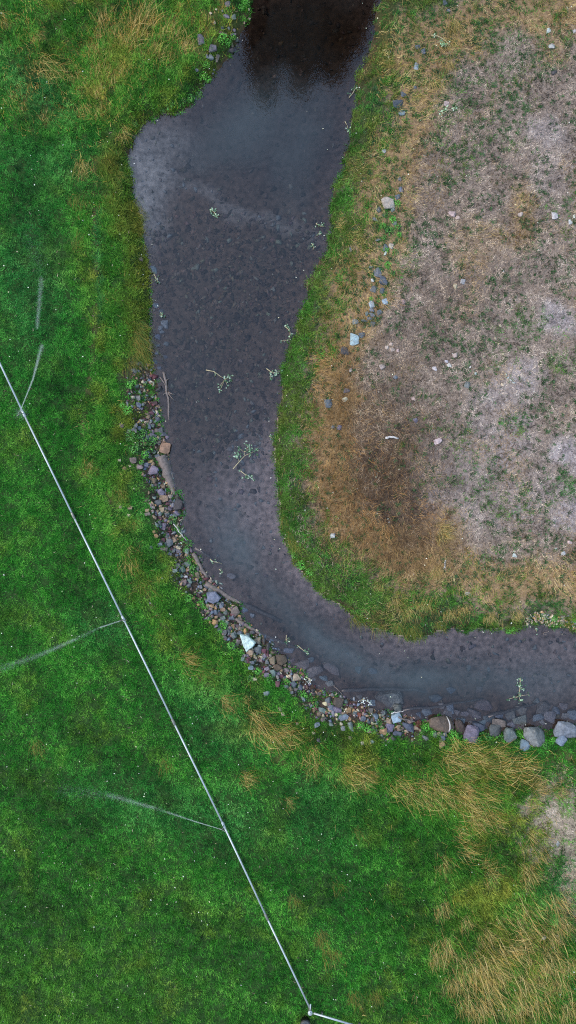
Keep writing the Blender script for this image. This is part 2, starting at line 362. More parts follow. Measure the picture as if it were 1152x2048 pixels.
B2 = field(); blob(B2, 560, 270, 190, 100, 10, 0.8, 0.8)
bed = mixc(bed, lin((70, 62, 62)), B2)

bed *= np.array([1.06, 0.97, 0.90])
idx = np.arange(NXg * NYg).reshape(NXg, NYg)
Q = np.stack([idx[:-1, :-1], idx[1:, :-1], idx[1:, 1:], idx[:-1, 1:]], -1).reshape(-1, 4)
Vall = np.stack([X, Y, Z], -1).reshape(-1, 3)
qsd = SD.reshape(-1)[Q].mean(1)
def sub(name, keep, colours, mat):
    q = Q[keep]; u, inv = np.unique(q, return_inverse=True); q2 = inv.reshape(q.shape)
    fc = colours.reshape(-1, 3)[q].mean(1)
    return link(name, mesh_np(name, Vall[u], q2, mat, fc, smooth=True))
g = sub('ground', qsd >= 0, base, M_GROUND); tag(g, 'grassy ground of the river flat', kind='structure')
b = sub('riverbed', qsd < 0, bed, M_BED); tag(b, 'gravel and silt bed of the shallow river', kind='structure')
ov, of = [], []
for (x0, x1, y0, y1) in [(-600, GX0, -600, 600), (GX1, 600, -600, 600), (GX0, GX1, -600, GY0), (GX0, GX1, GY1, 600)]:
    n = len(ov); ov += [(x0, y0, -0.02), (x1, y0, -0.02), (x1, y1, -0.02), (x0, y1, -0.02)]; of.append((n, n + 1, n + 2, n + 3))
o = link('terrain', mesh_np('terrain', ov, of, M_GROUND, [lin((60, 84, 42))] * 4)); tag(o, 'meadow stretching away around the river bend', kind='structure')

# water: one sheet just over the bed
def water_mat():
    m, n, l, out = new_mat('river_water')
    g = n.new('ShaderNodeNewGeometry')
    mp = n.new('ShaderNodeMapping'); l.new(g.outputs['Position'], mp.inputs['Vector'])
    t1 = n.new('ShaderNodeTexNoise'); t1.inputs['Scale'].default_value = 5.5; t1.inputs['Detail'].default_value = 5; t1.inputs['Roughness'].default_value = 0.6
    l.new(mp.outputs[0], t1.inputs['Vector'])
    b = n.new('ShaderNodeBump'); b.inputs['Strength'].default_value = 0.12; b.inputs['Distance'].default_value = 0.03
    l.new(t1.outputs['Fac'], b.inputs['Height'])
    fr = n.new('ShaderNodeFresnel'); fr.inputs['IOR'].default_value = 1.57; l.new(b.outputs[0], fr.inputs['Normal'])
    gl = n.new('ShaderNodeBsdfGlossy'); gl.inputs['Roughness'].default_value = 0.015; l.new(b.outputs[0], gl.inputs['Normal'])
    a = n.new('ShaderNodeAttribute'); a.attribute_name = 'depth'
    tr = n.new('ShaderNodeBsdfTransparent')
    tint = n.new('ShaderNodeMix'); tint.data_type = 'RGBA'
    tint.inputs['A'].default_value = (0.95, 0.96, 0.96, 1); tint.inputs['B'].default_value = (0.50, 0.60, 0.64, 1)
    mr = n.new('ShaderNodeMapRange'); mr.inputs[1].default_value = 0.0; mr.inputs[2].default_value = 0.9; l.new(a.outputs['Fac'], mr.inputs[0])
    l.new(mr.outputs[0], tint.inputs['Factor']); l.new(tint.outputs['Result'], tr.inputs['Color'])
    di = n.new('ShaderNodeBsdfDiffuse'); di.inputs['Color'].default_value = (*lin((96, 108, 112)), 1)
    mk = n.new('ShaderNodeMapRange'); mk.inputs[1].default_value = 0.22; mk.inputs[2].default_value = 0.95; mk.inputs[3].default_value = 0.0; mk.inputs[4].default_value = 0.34
    l.new(a.outputs['Fac'], mk.inputs[0])
    m1 = n.new('ShaderNodeMixShader'); l.new(mk.outputs[0], m1.inputs[0]); l.new(tr.outputs[0], m1.inputs[1]); l.new(di.outputs[0], m1.inputs[2])
    m2 = n.new('ShaderNodeMixShader'); l.new(fr.outputs[0], m2.inputs[0]); l.new(m1.outputs[0], m2.inputs[1]); l.new(gl.outputs[0], m2.inputs[2])
    l.new(m2.outputs[0], out.inputs[0])
    return m
M_WATER = water_mat()
keep = SD.reshape(-1)[Q].min(1) < 0.12
q = Q[keep]; u, inv = np.unique(q, return_inverse=True)
wv = Vall[u].copy(); wv[:, 2] = ZW
wm = mesh_np('water', wv, inv.reshape(q.shape), M_WATER, smooth=True)
a = wm.attributes.new('depth', 'FLOAT', 'POINT'); dd = np.clip(depth, 0, 2).reshape(-1)[u] * (SD.reshape(-1)[u] < 0)
a.data.foreach_set('value', dd.astype(np.float32))
w = link('water', wm); tag(w, 'clear shallow river water bending between the banks', kind='structure')

# ---------------------------------------------------------------- grass
def scatter(n, x0=-12.3, x1=12.3, y0=-21.3, y1=21.3):
    return rng.uniform(x0, x1, n), rng.uniform(y0, y1, n)
def nsamp(F, x, y):
    i = np.clip(np.rint((x - GX0) / GS).astype(int), 0, NXg - 1); j = np.clip(np.rint((y - GY0) / GS).astype(int), 0, NYg - 1)
    return F[i, j]

def blade_geo(x, y, z, az, tilt, L, W):
    n = len(x); V = np.empty((n, 3, 3), np.float32)
    sx, sy = -np.sin(az) * W / 2, np.cos(az) * W / 2
    V[:, 0] = np.stack([x - sx, y - sy, z], -1); V[:, 1] = np.stack([x + sx, y + sy, z], -1)
    V[:, 2] = np.stack([x + L * np.sin(tilt) * np.cos(az), y + L * np.sin(tilt) * np.sin(az), z + L * np.cos(tilt)], -1)
    return V
def blade_obj(name, V, col, mat, label, cat=None):
    V = V.reshape(-1, 3); T = np.arange(len(V), dtype=np.int32).reshape(-1, 3)
    o = link(name, mesh_np(name, V, T, mat, col)); tag(o, label, cat, kind='stuff'); return o

def ramp(t, cols):
    c = np.array([lin(k) for k in cols]); t = np.clip(t, 0, 1) * (len(cols) - 1)
    i = np.minimum(t.astype(int), len(cols) - 2); f = (t - i)[:, None]
    return c[i] * (1 - f) + c[i + 1] * f

def green_colour(x, y, u, rough, mist, lushR):
    n1 = fbm(x * 0.5, y * 0.5, 2); n2 = fbm(x * 2.4, y * 2.4, 9, 3)
    t = 0.57 + (n1 - 0.5) * 0.4 + (n2 - 0.5) * 0.4 + (u - 0.5) * 0.8
    c = ramp(t, [(14, 48, 15), (24, 82, 23), (35, 106, 30), (50, 128, 39), (86, 158, 62)])
    yel = ramp(t, [(28, 40, 14), (58, 76, 24), (88, 104, 34), (112, 124, 46), (146, 148, 66)])
    yv = np.clip((fbm(x * 1.1, y * 1.1, 12, 3) - 0.52) * 3.2, 0, 1)
    wy = np.clip(yv * 0.45 + 0.22 * sstep(-12, -21, y) * sstep(2, -8, x) + rough * 0.55 * (0.4 + yv), 0, 0.88)
    c = c * (1 - wy[:, None]) + yel * wy[:, None]
    blu = ramp(t, [(14, 46, 28), (24, 80, 48), (38, 106, 64), (56, 128, 82), (88, 152, 108)])
    wb = np.clip(mist * 0.5, 0, 1)[:, None]
    return c * (1 - wb) + blu * wb

# --- green clumps on both banks
NC = 62000
cx, cy = scatter(NC)
csd = nsamp(SD, cx, cy); cR = nsamp(SIDE_R, cx, cy)
p = np.where(cR, np.maximum((1 - sstep(-5, 45, nsamp(sdp - gw, cx, cy))) * (1 - 0.72 * nsamp(STRAW, cx, cy)), nsamp(GREENR, cx, cy) * 0.95),
             (1 - 0.98 * nsamp(BARE, cx, cy)) * (1 - 0.3 * nsamp(STRAW, cx, cy)))
p = np.where(cR, p * (1 - 0.75 * nsamp(BROWN, cx, cy)), p)
p = p * (1 - np.clip(nsamp(RIP, cx, cy) * 1.3, 0, 0.72)) * (1 - 0.9 * nsamp(RUT, cx, cy)) * (1 - 0.3 * nsamp(DARKL, cx, cy))
STONY = field(); blob(STONY, 440, 60, 45, 75, 20, 0.75); blob(STONY, 412, 105, 40, 45, 0, 0.6)
p = p * (1 - nsamp(STONY, cx, cy) * ~cR)
k = (csd > -0.04) & (rng.random(NC) < p); cx, cy, csd, cR = cx[k], cy[k], csd[k], cR[k]
crough = np.where(cR, 0.55 * (csd < 2.2), nsamp(ROUGH, cx, cy)); cm = nsamp(MIST, cx, cy); cl = nsamp(LUSH, cx, cy)
cd = nsamp(DARKL, cx, cy)
band = np.sin(csd * 1.9 + 5 * fbm(cx * 0.25, cy * 0.25, 6)) * sstep(1.0, 2.5, csd) * sstep(16, 7, csd)
ccol = green_colour(cx, cy, rng.random(len(cx)) - 0.25 * cd + 0.17 * band * ~cR, crough, np.maximum(cm, cl), None)
ccol = np.where(cR[:, None], ccol, ccol * np.array([1.22, 1.13, 0.92]))
bankR = cR & (nsamp(GREENR, cx, cy) < 0.3)
bo = np.clip(0.15 + 1.6 * (fbm(cx * 1.5, cy * 1.5, 4) - 0.35), 0.1, 0.8)[:, None] * np.where(cy > 8, 1.0, 0.6)[:, None]
fr_ = (nsamp(FRINGE, cx, cy) * np.clip(0.2 + 1.5 * (fbm(cx * 1.8, cy * 1.8, 7) - 0.3), 0, 0.85))[:, None]; ccol = ccol * (1 - fr_) + fr_ * lin((112, 108, 38)) * rng.uniform(0.6, 1.2, (len(cx), 1))
ccol = np.where(bankR[:, None], ccol * (1 - bo) + bo * lin((110, 116, 54)), ccol)
inF = cR & ~bankR
ccol[inF] = ccol[inF] * 0.75 + 0.25 * lin((58, 92, 58))
cover = np.where(cR & ~bankR, 22, 32).astype(int)
ch = (0.085 + 0.10 * crough + 0.05 * fbm(cx * 0.8, cy * 0.8, 13)) * rng.uniform(0.7, 1.35, len(cx)) * (1 - 0.35 * inF)
caz = rng.uniform(0, 2 * np.pi, len(cx))
rep = np.repeat(np.arange(len(cx)), cover)
n = len(rep); rad = np.abs(rng.normal(0, 0.11, n)) * np.where(inF[rep], 0.6, 1.0); ra = rng.uniform(0, 2 * np.pi, n)
bx = cx[rep] + rad * np.cos(ra); by = cy[rep] + rad * np.sin(ra)
az = ra * 0.5 + caz[rep] * 0.5 + rng.normal(0, 1.1, n)
tilt = np.clip(rng.normal(0.85, 0.35, n), 0.1, 1.5)
L = ch[rep] * rng.uniform(0.6, 1.4, n); W = rng.uniform(0.013, 0.024, n)
bz = samp(Z, bx, by) - 0.01
bz = np.maximum(bz, ZW - 0.01); kk = samp(SD, bx, by) > -0.03 - 0.14 * fbm(bx * 2.5, by * 2.5, 4)
colr = ccol[rep] * rng.uniform(0.4, 1.75, n)[:, None]
V = blade_geo(bx, by, bz, az, tilt, L, W)
sR = cR[rep]
blade_obj('lawn_grass', V[kk & ~sR], colr[kk & ~sR], M_GRASS, 'green meadow grass on the irrigated side of the river')
blade_obj('bank_grass', V[kk & sR], colr[kk & sR], M_GRASS, 'green grass along the inner bank and in patches of the dry field')

# --- litter and stubble of the dry field
n = 520000
x, y = scatter(n); k = (nsamp(SD, x, y) > 0.05)
bare = nsamp(BARE, x, y); brown = nsamp(BROWN, x, y) * nsamp(SIDE_R, x, y); straw = nsamp(STRAW, x, y)
k &= rng.random(n) < np.clip(np.maximum(bare, brown), 0, 1) * 0.95 * (1 - 0.85 * nsamp(GREENR, x, y)) + 0.004
x, y, bare, brown, straw = x[k], y[k], bare[k], brown[k], straw[k]; n = len(x)
mot = fbm(x * 1.3, y * 1.3, 6); mo2 = fbm(x * 5, y * 5, 10, 3)
t = 0.5 + (mot - 0.5) * 0.8 + (mo2 - 0.5) * 1.1 + rng.normal(0, 0.18, n)
c = ramp(t, [(44, 38, 34), (90, 80, 74), (134, 121, 114), (165, 151, 142), (200, 188, 180)])
cb = ramp(t, [(34, 26, 21), (62, 48, 36), (92, 72, 52), (124, 99, 72), (160, 132, 98)])
cs = ramp(t, [(70, 50, 28), (112, 84, 46), (150, 116, 66), (176, 142, 88), (205, 176, 122)])
cv = ramp(t, [(98, 90, 92), (132, 123, 126), (156, 148, 152), (180, 174, 178), (208, 204, 206)])
dk = nsamp(DARK, x, y)[:, None]
c = c * (1 - dk * 0.55) + dk * 0.55 * cb
c = c * np.array([1.09, 1.02, 0.91])
vi = 0.62 * nsamp(VIOL, x, y)[:, None]; c = c * (1 - vi) + cv * vi
s_ = np.clip(straw + np.clip((fbm(x * 0.7, y * 0.7, 14) - 0.52) * 2.0, 0, 0.5), 0, 1)[:, None]; c = c * (1 - s_) + cs * s_
br = np.clip(brown, 0, 1)[:, None]; br = br * (0.55 + 0.45 * (rng.random((n, 1)) > 0.25)); c = c * (1 - br) + cb * br
gsp = rng.random(n) < 0.035; c[gsp] = lin((62, 84, 52)) * rng.uniform(0.6, 1.3, (gsp.sum(), 1))
L = rng.uniform(0.05, 0.17, n) * (1 + 0.8 * br[:, 0]); W = rng.uniform(0.012, 0.026, n) * (1 - 0.3 * br[:, 0])
V = blade_geo(x, y, samp(Z, x, y) + rng.uniform(0.002, 0.02, n), rng.uniform(0, 6.283, n), np.clip(rng.normal(1.28, 0.2, n), 0.5, 1.55), L, W)
blade_obj('dry_litter', V, c, M_DRY, 'dead grass litter covering the dry grey field')

# --- small green sprouts over the dry field
n0 = 15000
x, y = scatter(n0, -1, 12.3); k = (nsamp(SIDE_R, x, y)) & (nsamp(SD, x, y) > 0.6) & (rng.random(n0) < (0.30 + 2.6 * (fbm(x * 0.9, y * 0.9, 3) - 0.42)) * (1 - 0.7 * nsamp(BROWN, x, y)) * (1 - 0.8 * nsamp(VIOL, x, y)))
x, y = x[k], y[k]; m_ = 20; rep = np.repeat(np.arange(len(x)), m_); n = len(rep)
ra = rng.uniform(0, 6.283, n); rd = np.abs(rng.normal(0, 0.05, n)) * rng.uniform(0.5, 1.5, len(x))[rep]
bx = x[rep] + rd * np.cos(ra); by = y[rep] + rd * np.sin(ra)
sc0 = ramp(rng.random(len(x)), [(34, 58, 32), (50, 84, 44), (74, 108, 66)])
V = blade_geo(bx, by, samp(Z, bx, by) + 0.01, ra + rng.normal(0, 0.6, n), rng.uniform(0.5, 1.3, n), rng.uniform(0.05, 0.11, n), rng.uniform(0.014, 0.028, n))
blade_obj('field_sprouts', V, sc0[rep] * rng.uniform(0.6, 1.4, n)[:, None], M_GRASS, 'small green sprouts dotted over the dry field')

# --- long straw lying in the bank strips and rough corners
n = 300000
x, y = scatter(n); st = nsamp(STRAW, x, y); k = (nsamp(SD, x, y) > 0.08) & (rng.random(n) < np.clip(st + 0.35 * nsamp(BROWN, x, y) * nsamp(SIDE_R, x, y), 0, 1) ** 1.3 * np.where(nsamp(SIDE_R, x, y), 0.75, np.where(y > 14, 0.95, 0.3) * sstep(0.40, 0.60, fbm(x * 1.1, y * 1.1, 15, 3))) + 0.03 * nsamp(ROUGH, x, y)) & (nsamp(RIP, x, y) < 0.5) & (rng.random(n) > 0.8 * nsamp(GREENR, x, y))
x, y = x[k], y[k]; n = len(x); sR = nsamp(SIDE_R, x, y); br = nsamp(BROWN, x, y) * sR
t = 0.45 + (fbm(x * 2.2, y * 2.2, 5) - 0.5) * 1.4 + rng.normal(0, 0.2, n)
c = ramp(t, [(84, 68, 36), (132, 108, 56), (166, 140, 80), (194, 170, 108), (218, 198, 144)])
c2 = ramp(t, [(54, 40, 28), (90, 68, 44), (124, 96, 62), (156, 124, 82), (184, 152, 108)])
c = c * (1 - br[:, None]) + c2 * br[:, None]
c = np.where(sR[:, None], c, c * np.where(((y < -14.5) & (x > 5))[:, None], np.array([1.03, 0.98, 0.88]), np.where((y > 12)[:, None], np.array([1.12, 0.95, 0.62]), np.array([1.05, 0.98, 0.78]))))
rust = (sR * sstep(470, 620, 1024 - y / S) * sstep(1180, 1020, 1024 - y / S) * np.clip(0.3 + 2 * (fbm(x * 1.0, y * 1.0, 13) - 0.35), 0.2, 1))[:, None]
c3 = ramp(t, [(70, 42, 20), (112, 70, 32), (146, 96, 46), (172, 122, 64), (192, 148, 92)]); rust = rust * 0.7; c = c * (1 - rust) + c3 * rust
flow = fbm(x * 0.45, y * 0.45, 8) * 9 + rng.normal(0, 0.55, n)
away = np.arctan2(y, x) + rng.normal(0, 0.6, n)
az = np.where(sR, flow, np.where(rng.random(n) < 0.7, away, flow))
L = rng.uniform(0.12, 0.45, n) * np.where(sR, 0.9, 0.7); W = rng.uniform(0.006, 0.0115, n)
V = blade_geo(x, y, samp(Z, x, y) + rng.uniform(0.02, 0.10, n), az, np.clip(rng.normal(1.2, 0.22, n), 0.4, 1.52), L, W)
blade_obj('straw', V, c, M_DRY, 'long dry straw tangled over the banks')

# ---------------------------------------------------------------- tapered tubes (stems, logs, pipes)
def tube(path, radii, seg=8, cap=True):
    P = [Vector(p) for p in path]; vs, fs = [], []
    for i, p in enumerate(P):
        d = (P[min(i + 1, len(P) - 1)] - P[max(i - 1, 0)]).normalized()
        up = Vector((0, 0, 1)) if abs(d.z) < 0.9 else Vector((1, 0, 0))
        s = d.cross(up).normalized(); t = s.cross(d)
        for k in range(seg):
            a = 2 * math.pi * k / seg; vs.append(p + (s * math.cos(a) + t * math.sin(a)) * radii[i])
    for i in range(len(P) - 1):
        for k in range(seg):
            a = i * seg + k; b = i * seg + (k + 1) % seg; fs.append((a, b, b + seg, a + seg))
    if cap:
        fs.append(tuple(range(seg))[::-1]); n = (len(P) - 1) * seg; fs.append(tuple(range(n, n + seg)))
    return vs, fs
def join(parts):
    V, F = [], []
    for v, f in parts:
        n = len(V); V += list(v); F += [tuple(i + n for i in q) for q in f]
    return V, F
def poly_mesh(name, vf, mat, smooth=True):
    me = bpy.data.meshes.new(name); me.from_pydata([tuple(v) for v in vf[0]], [], vf[1]); me.materials.append(mat)
    if smooth: me.polygons.foreach_set('use_smooth', np.ones(len(me.polygons), bool))
    me.update(); return me

# ---------------------------------------------------------------- labels that single things out
LANDMARKS = [('the white triangular slab', 493, 1287), ('the square brown boulder', 330, 896), ('the cracked purple boulder', 943, 1472), ('the largest grey boulder', 1073, 1476),
  ('the flat dark slab', 426, 1196), ('the dead branch lying in the water', 335, 790), ('the driftwood trunk at the waterline', 338, 950), ('the dark cube-shaped boulder', 677, 1405),
  ('the striped brown boulder', 886, 1450), ('the corner of the pipe', 622, 2022), ('the uppermost sprinkler', 48, 828), ('the middle sprinkler', 247, 1238), ('the lowest sprinkler', 447, 1650),
  ('the big cracked pale boulder', 776, 405), ('the blue rock pair near the upper bank', 798, 208), ('the weathered grey stick', 785, 875), ('the lone white rock on the inner bend', 665, 1072),
  ('the dark tree reflection', 600, 60), ('the top left corner', 0, 0), ('the bare patch at the right edge', 1125, 1640), ('the line of white lumps', 1021, 757),
  ('the leafy twig on dry grass', 885, 80), ('the top right corner', 1152, 0), ('the bottom right corner', 1152, 2048), ('the pebbly shore at right', 1120, 1245),
  ('the upper left bank stones', 420, 90), ('the large floating leafy branch', 493, 905), ('the shallow pale backwater', 290, 330)]
ORD = ['', 'second ', 'third ', 'fourth ', 'fifth ', 'sixth ', 'seventh ', 'eighth ', 'ninth ', 'tenth ', 'eleventh ', 'twelfth ', 'thirteenth ', 'fourteenth ', 'fifteenth ', 'sixteenth ', 'seventeenth ', 'eighteenth ', 'nineteenth ', 'twentieth ', 'twenty-first ', 'twenty-second ', 'twenty-third ', 'twenty-fourth ', 'twenty-fifth ', 'twenty-sixth ', 'twenty-seventh ', 'twenty-eighth ', 'twenty-ninth ', 'thirtieth ']
PENDING = []
def label_later(o, desc, px, py, cat, group):
    d = [((px - a) ** 2 + (py - b) ** 2, n) for n, a, b in LANDMARKS]; d = [q for q in d if q[0] > 36]
    dist, name = min(d); PENDING.append((desc, name, dist, o)); o['category'] = cat; o['group'] = group
def finish_labels():
    G = {}
    for desc, name, dist, o in PENDING: G.setdefault((desc, name), []).append((dist, o.name, o))
    for (desc, name), L_ in G.items():
        L_.sort(key=lambda q: q[:2])
        for i, (_, _, o) in enumerate(L_):
            o['label'] = f'{desc} near {name}' if len(L_) == 1 else f'{desc}, {ORD[min(i, 29)]}nearest to {name}'

# ---------------------------------------------------------------- stones
def hull_bm(pts):
    bm = bmesh.new()
    for p in pts: bm.verts.new(p)
    r = bmesh.ops.convex_hull(bm, input=bm.verts)
    junk = [e for e in r['geom_interior'] + r['geom_unused'] if isinstance(e, bmesh.types.BMVert)]
    bmesh.ops.delete(bm, geom=list(set(junk)), context='VERTS')
    return bm
def stone_mesh(seed, n=20, rounded=0.35, rings=0):
    r = np.random.default_rng(seed)
    p = r.normal(size=(n, 3)); p /= np.linalg.norm(p, axis=1)[:, None]
    box = np.clip(p * 1.35, -0.85, 0.85); p = p * rounded + box * (1 - rounded); p *= r.uniform(0.88, 1.05, (n, 1))
    lo, hi = p.min(0), p.max(0); p = (p - (lo + hi) / 2) / ((hi - lo) / 2)
    bm = hull_bm([tuple(q) for q in p])
    bmesh.ops.bevel(bm, geom=list(bm.edges), offset=0.035, segments=1, affect='EDGES', clamp_overlap=True)
    bmesh.ops.triangulate(bm, faces=[f for f in bm.faces if len(f.verts) > 4])
    if rings:
        bmesh.ops.subdivide_edges(bm, edges=list(bm.edges), cuts=rings, use_grid_fill=True)
        bmesh.ops.smooth_vert(bm, verts=list(bm.verts), factor=0.18, use_axis_x=True, use_axis_y=True, use_axis_z=True)
        for v in bm.verts:
            d = fbm(np.array([v.co.x * 2.2 + seed]), np.array([v.co.y * 2.2 + v.co.z * 1.7]), seed % 7)[0] - 0.5
            v.co *= 1 + d * 0.30
    me = bpy.data.meshes.new('stone'); bm.to_mesh(me); bm.free(); me.materials.append(M_STONE)
    return me
STONES = [stone_mesh(100 + i, 11 + (i % 4) * 3, 0.1 + 0.12 * (i % 5)) for i in range(16)]
BOULDERS = [stone_mesh(300 + i, 22 + 3 * i % 9, 0.3 + 0.08 * (i % 4), 2) for i in range(8)]
SC = {'g': ('grey', (106, 108, 112)), 'b': ('blue-grey', (98, 106, 118)), 'p': ('purple-grey', (112, 104, 118)), 'm': ('maroon', (96, 62, 70)), 't': ('tan', (140, 122, 102)),
      'k': ('dark grey', (64, 62, 64)), 'w': ('white', (182, 182, 178)), 'n': ('pinkish-brown', (124, 110, 106)), 'r': ('red-brown', (126, 66, 52)), 'o': ('orange-tan', (156, 126, 92)),
      'c': ('cream', (180, 168, 142)), 'e': ('green-grey', (108, 120, 114)), 'u': ('brown', (96, 80, 68)), 'l': ('light blue', (136, 150, 160)), 'q': ('pale pinkish', (178, 160, 152))}
used_px = []
def add_stone(px, py, w, h, code, group, where, sunk=0.32, flat=0.62, under=False, big=False, rot=None, name='stone', desc=None, lift=0.0):
    i = len(used_px); used_px.append((px, py))
    ln = (max(w, h) * S)
    word, rgb = SC[code]
    bigm = big or ln > 0.62
    me = BOULDERS[i % 8] if bigm else STONES[(i * 7) % 16]
    hz = max(0.05, min(w, h) * S * flat * 0.5)
    x, y, z = place(px, py, -0.2)
    zc = z + hz * (1 - 2 * sunk) + lift
    if under: zc = min(zc, ZW - hz - 0.02)
    x, y = at(px, py, zc + hz * 0.5)
    o = link(name, me)
    o.location = (x, y, zc)
    a = rng.uniform(-0.35, 0.35) if rot is None else -R(rot)
    o.rotation_euler = (0 if bigm else rng.normal(0, 0.12), 0 if bigm else rng.normal(0, 0.12), a + (math.pi if rng.random() < 0.5 else 0))
    o.scale = (w * S / 2 * 1.12, h * S / 2 * 1.12, hz)
    c = lin(rgb) * rng.uniform(0.5, 0.98); c = c * rng.uniform(0.93, 1.07, 3)
    if under: c = np.minimum(c * 4.2, 0.7)
    if code == 'w': o.scale = (o.scale[0] * 0.8, o.scale[1] * 0.8, o.scale[2] * 0.7)
    o.color = (*[float(q) for q in c], 1)
    size = 'large' if ln > 0.62 else 'medium' if ln > 0.32 else 'small'
    long = 'long ' if max(w, h) / min(w, h) > 1.55 else ''
    if desc: tag(o, desc, 'boulder' if name.endswith('boulder') else 'stone', group)
    else: label_later(o, f'{size} {word} {long}{where}', px, py, 'stone', group)
    return o
def stones(origin, scale, rows, group, where, **kw):
    for (cx_, cy_, w_, h_, cc) in rows:
        add_stone(origin[0] + cx_ / scale, origin[1] + cy_ / scale, w_ / scale, h_ / scale, cc, group, where, **kw)

G_RIP = 'stones of the riprap along the outer bank'
stones((230, 740), 5.76, [(255,325,75,60,'g'),(265,400,70,55,'b'),(318,400,30,30,'e'),(268,450,40,25,'t'),(455,375,80,60,'m'),(415,497,70,40,'m'),(490,570,50,50,'b'),(293,585,45,40,'w'),(235,640,50,60,'g'),
 (275,675,45,55,'b'),(208,680,45,45,'g'),(155,705,45,50,'e'),(235,710,30,25,'g'),(75,640,60,45,'n'),(530,697,65,70,'g'),(550,742,75,45,'b'),(480,697,45,50,'n'),(435,710,45,35,'p'),(432,757,80,60,'g'),
 (380,785,45,60,'e'),(440,805,50,40,'e'),(400,700,24,25,'t'),(495,772,30,40,'t'),(500,832,60,40,'n'),(485,990,60,45,'b'),(428,645,34,40,'e'),(410,1057,60,50,'o'),
 (360,1095,50,60,'g'),(285,1115,70,50,'n'),(210,1040,75,65,'n'),(440,1155,100,100,'p'),(108,1130,45,35,'o'),(48,1043,35,35,'c'),(170,1105,30,25,'c'),(440,1275,60,60,'t'),(435,1335,45,40,'g'),
 (550,1335,65,55,'t'),(523,1413,90,90,'p'),(560,1485,95,75,'t'),(635,1455,45,55,'c'),(492,1530,80,75,'g'),(430,1538,40,45,'t'),(603,1545,45,50,'m'),(640,1512,45,45,'p'),(655,1560,55,45,'p'),(632,1595,48,45,'p'),
 (725,1550,110,130,'k'),(432,1585,50,35,'n'),(535,1612,60,60,'t'),(705,1650,65,65,'p'),(370,1615,45,35,'t'),(480,1625,40,35,'t'),(585,1600,40,40,'n'),(430,1625,35,30,'n'),(685,1672,60,40,'e'),
 (510,1665,45,40,'g'),(375,1660,70,40,'n'),(450,1690,50,35,'t'),(600,1640,40,35,'t'),(170,1585,60,45,'t'),(155,1673,40,30,'c'),(65,1578,40,30,'t'),(380,540,50,35,'t'),(510,630,40,35,'t')], G_RIP, 'riprap stone')
add_stone(330, 896, 19, 20, 'u', G_RIP, '', name='boulder', desc='square warm brown boulder standing in the water edge', big=True, sunk=0.15, flat=0.8).color = (*lin((130, 102, 84)), 1)
stones((300, 1030), 4.43, [(82,75,25,45,'g'),(118,105,45,60,'p'),(27,147,35,30,'o'),(55,187,35,40,'o'),(215,220,50,50,'t'),(160,255,50,85,'g'),(113,228,35,45,'m'),(88,263,45,35,'b'),(245,288,50,35,'c'),(122,303,60,35,'n'),
 (202,318,35,35,'g'),(250,320,40,35,'p'),(10,288,30,25,'b'),(328,320,40,50,'e'),(235,357,25,20,'b'),(180,350,25,25,'b'),(320,437,70,40,'g'),(238,448,50,40,'g'),(290,488,55,65,'e'),(420,470,35,60,'g'),(415,530,45,50,'t'),
 (220,495,40,30,'e'),(318,547,35,25,'w'),(295,600,50,55,'n'),(350,585,45,40,'e'),(340,625,40,40,'g'),(445,640,35,35,'g'),(495,635,50,35,'g'),(535,668,45,35,'g'),(485,660,30,25,'t'),(430,713,40,25,'m'),(490,745,25,25,'n'),
 (540,808,50,30,'o'),(510,800,30,25,'t'),(625,797,50,60,'b'),(575,862,45,45,'b'),(612,885,70,45,'k'),(645,838,45,35,'t'),(668,865,35,40,'e'),(755,858,75,95,'n'),(800,915,45,35,'t'),(715,918,50,35,'b'),(640,915,50,35,'g'),
 (540,835,30,25,'n'),(580,825,25,25,'o'),(545,900,30,25,'n'),(680,955,30,40,'e'),(735,990,30,40,'o'),(770,988,40,35,'n'),(800,1005,35,35,'t'),(710,1000,22,30,'t'),(790,1047,55,35,'b'),(740,1070,50,55,'e'),(858,1070,50,40,'e'),
 (905,1043,40,40,'g'),(655,1045,45,55,'g'),(695,1035,40,40,'g'),(610,1020,35,30,'b'),(660,1090,45,35,'g'),(950,1118,55,50,'t'),(775,1140,35,70,'n'),(880,1220,65,55,'t'),(955,1195,60,60,'g'),(970,1165,40,35,'w'),
 (1040,1170,40,60,'k'),(1005,1210,55,50,'m'),(1050,1248,45,45,'m'),(1010,1250,40,40,'p'),(925,1250,30,45,'c'),(820,1280,30,35,'e'),(875,1275,35,40,'m'),(900,1310,50,35,'b'),(850,1300,30,25,'p'),
 (940,1290,35,30,'t'),(975,1290,35,30,'n'),(1040,1305,35,35,'g'),(835,1250,25,30,'n')], G_RIP, 'riprap stone')
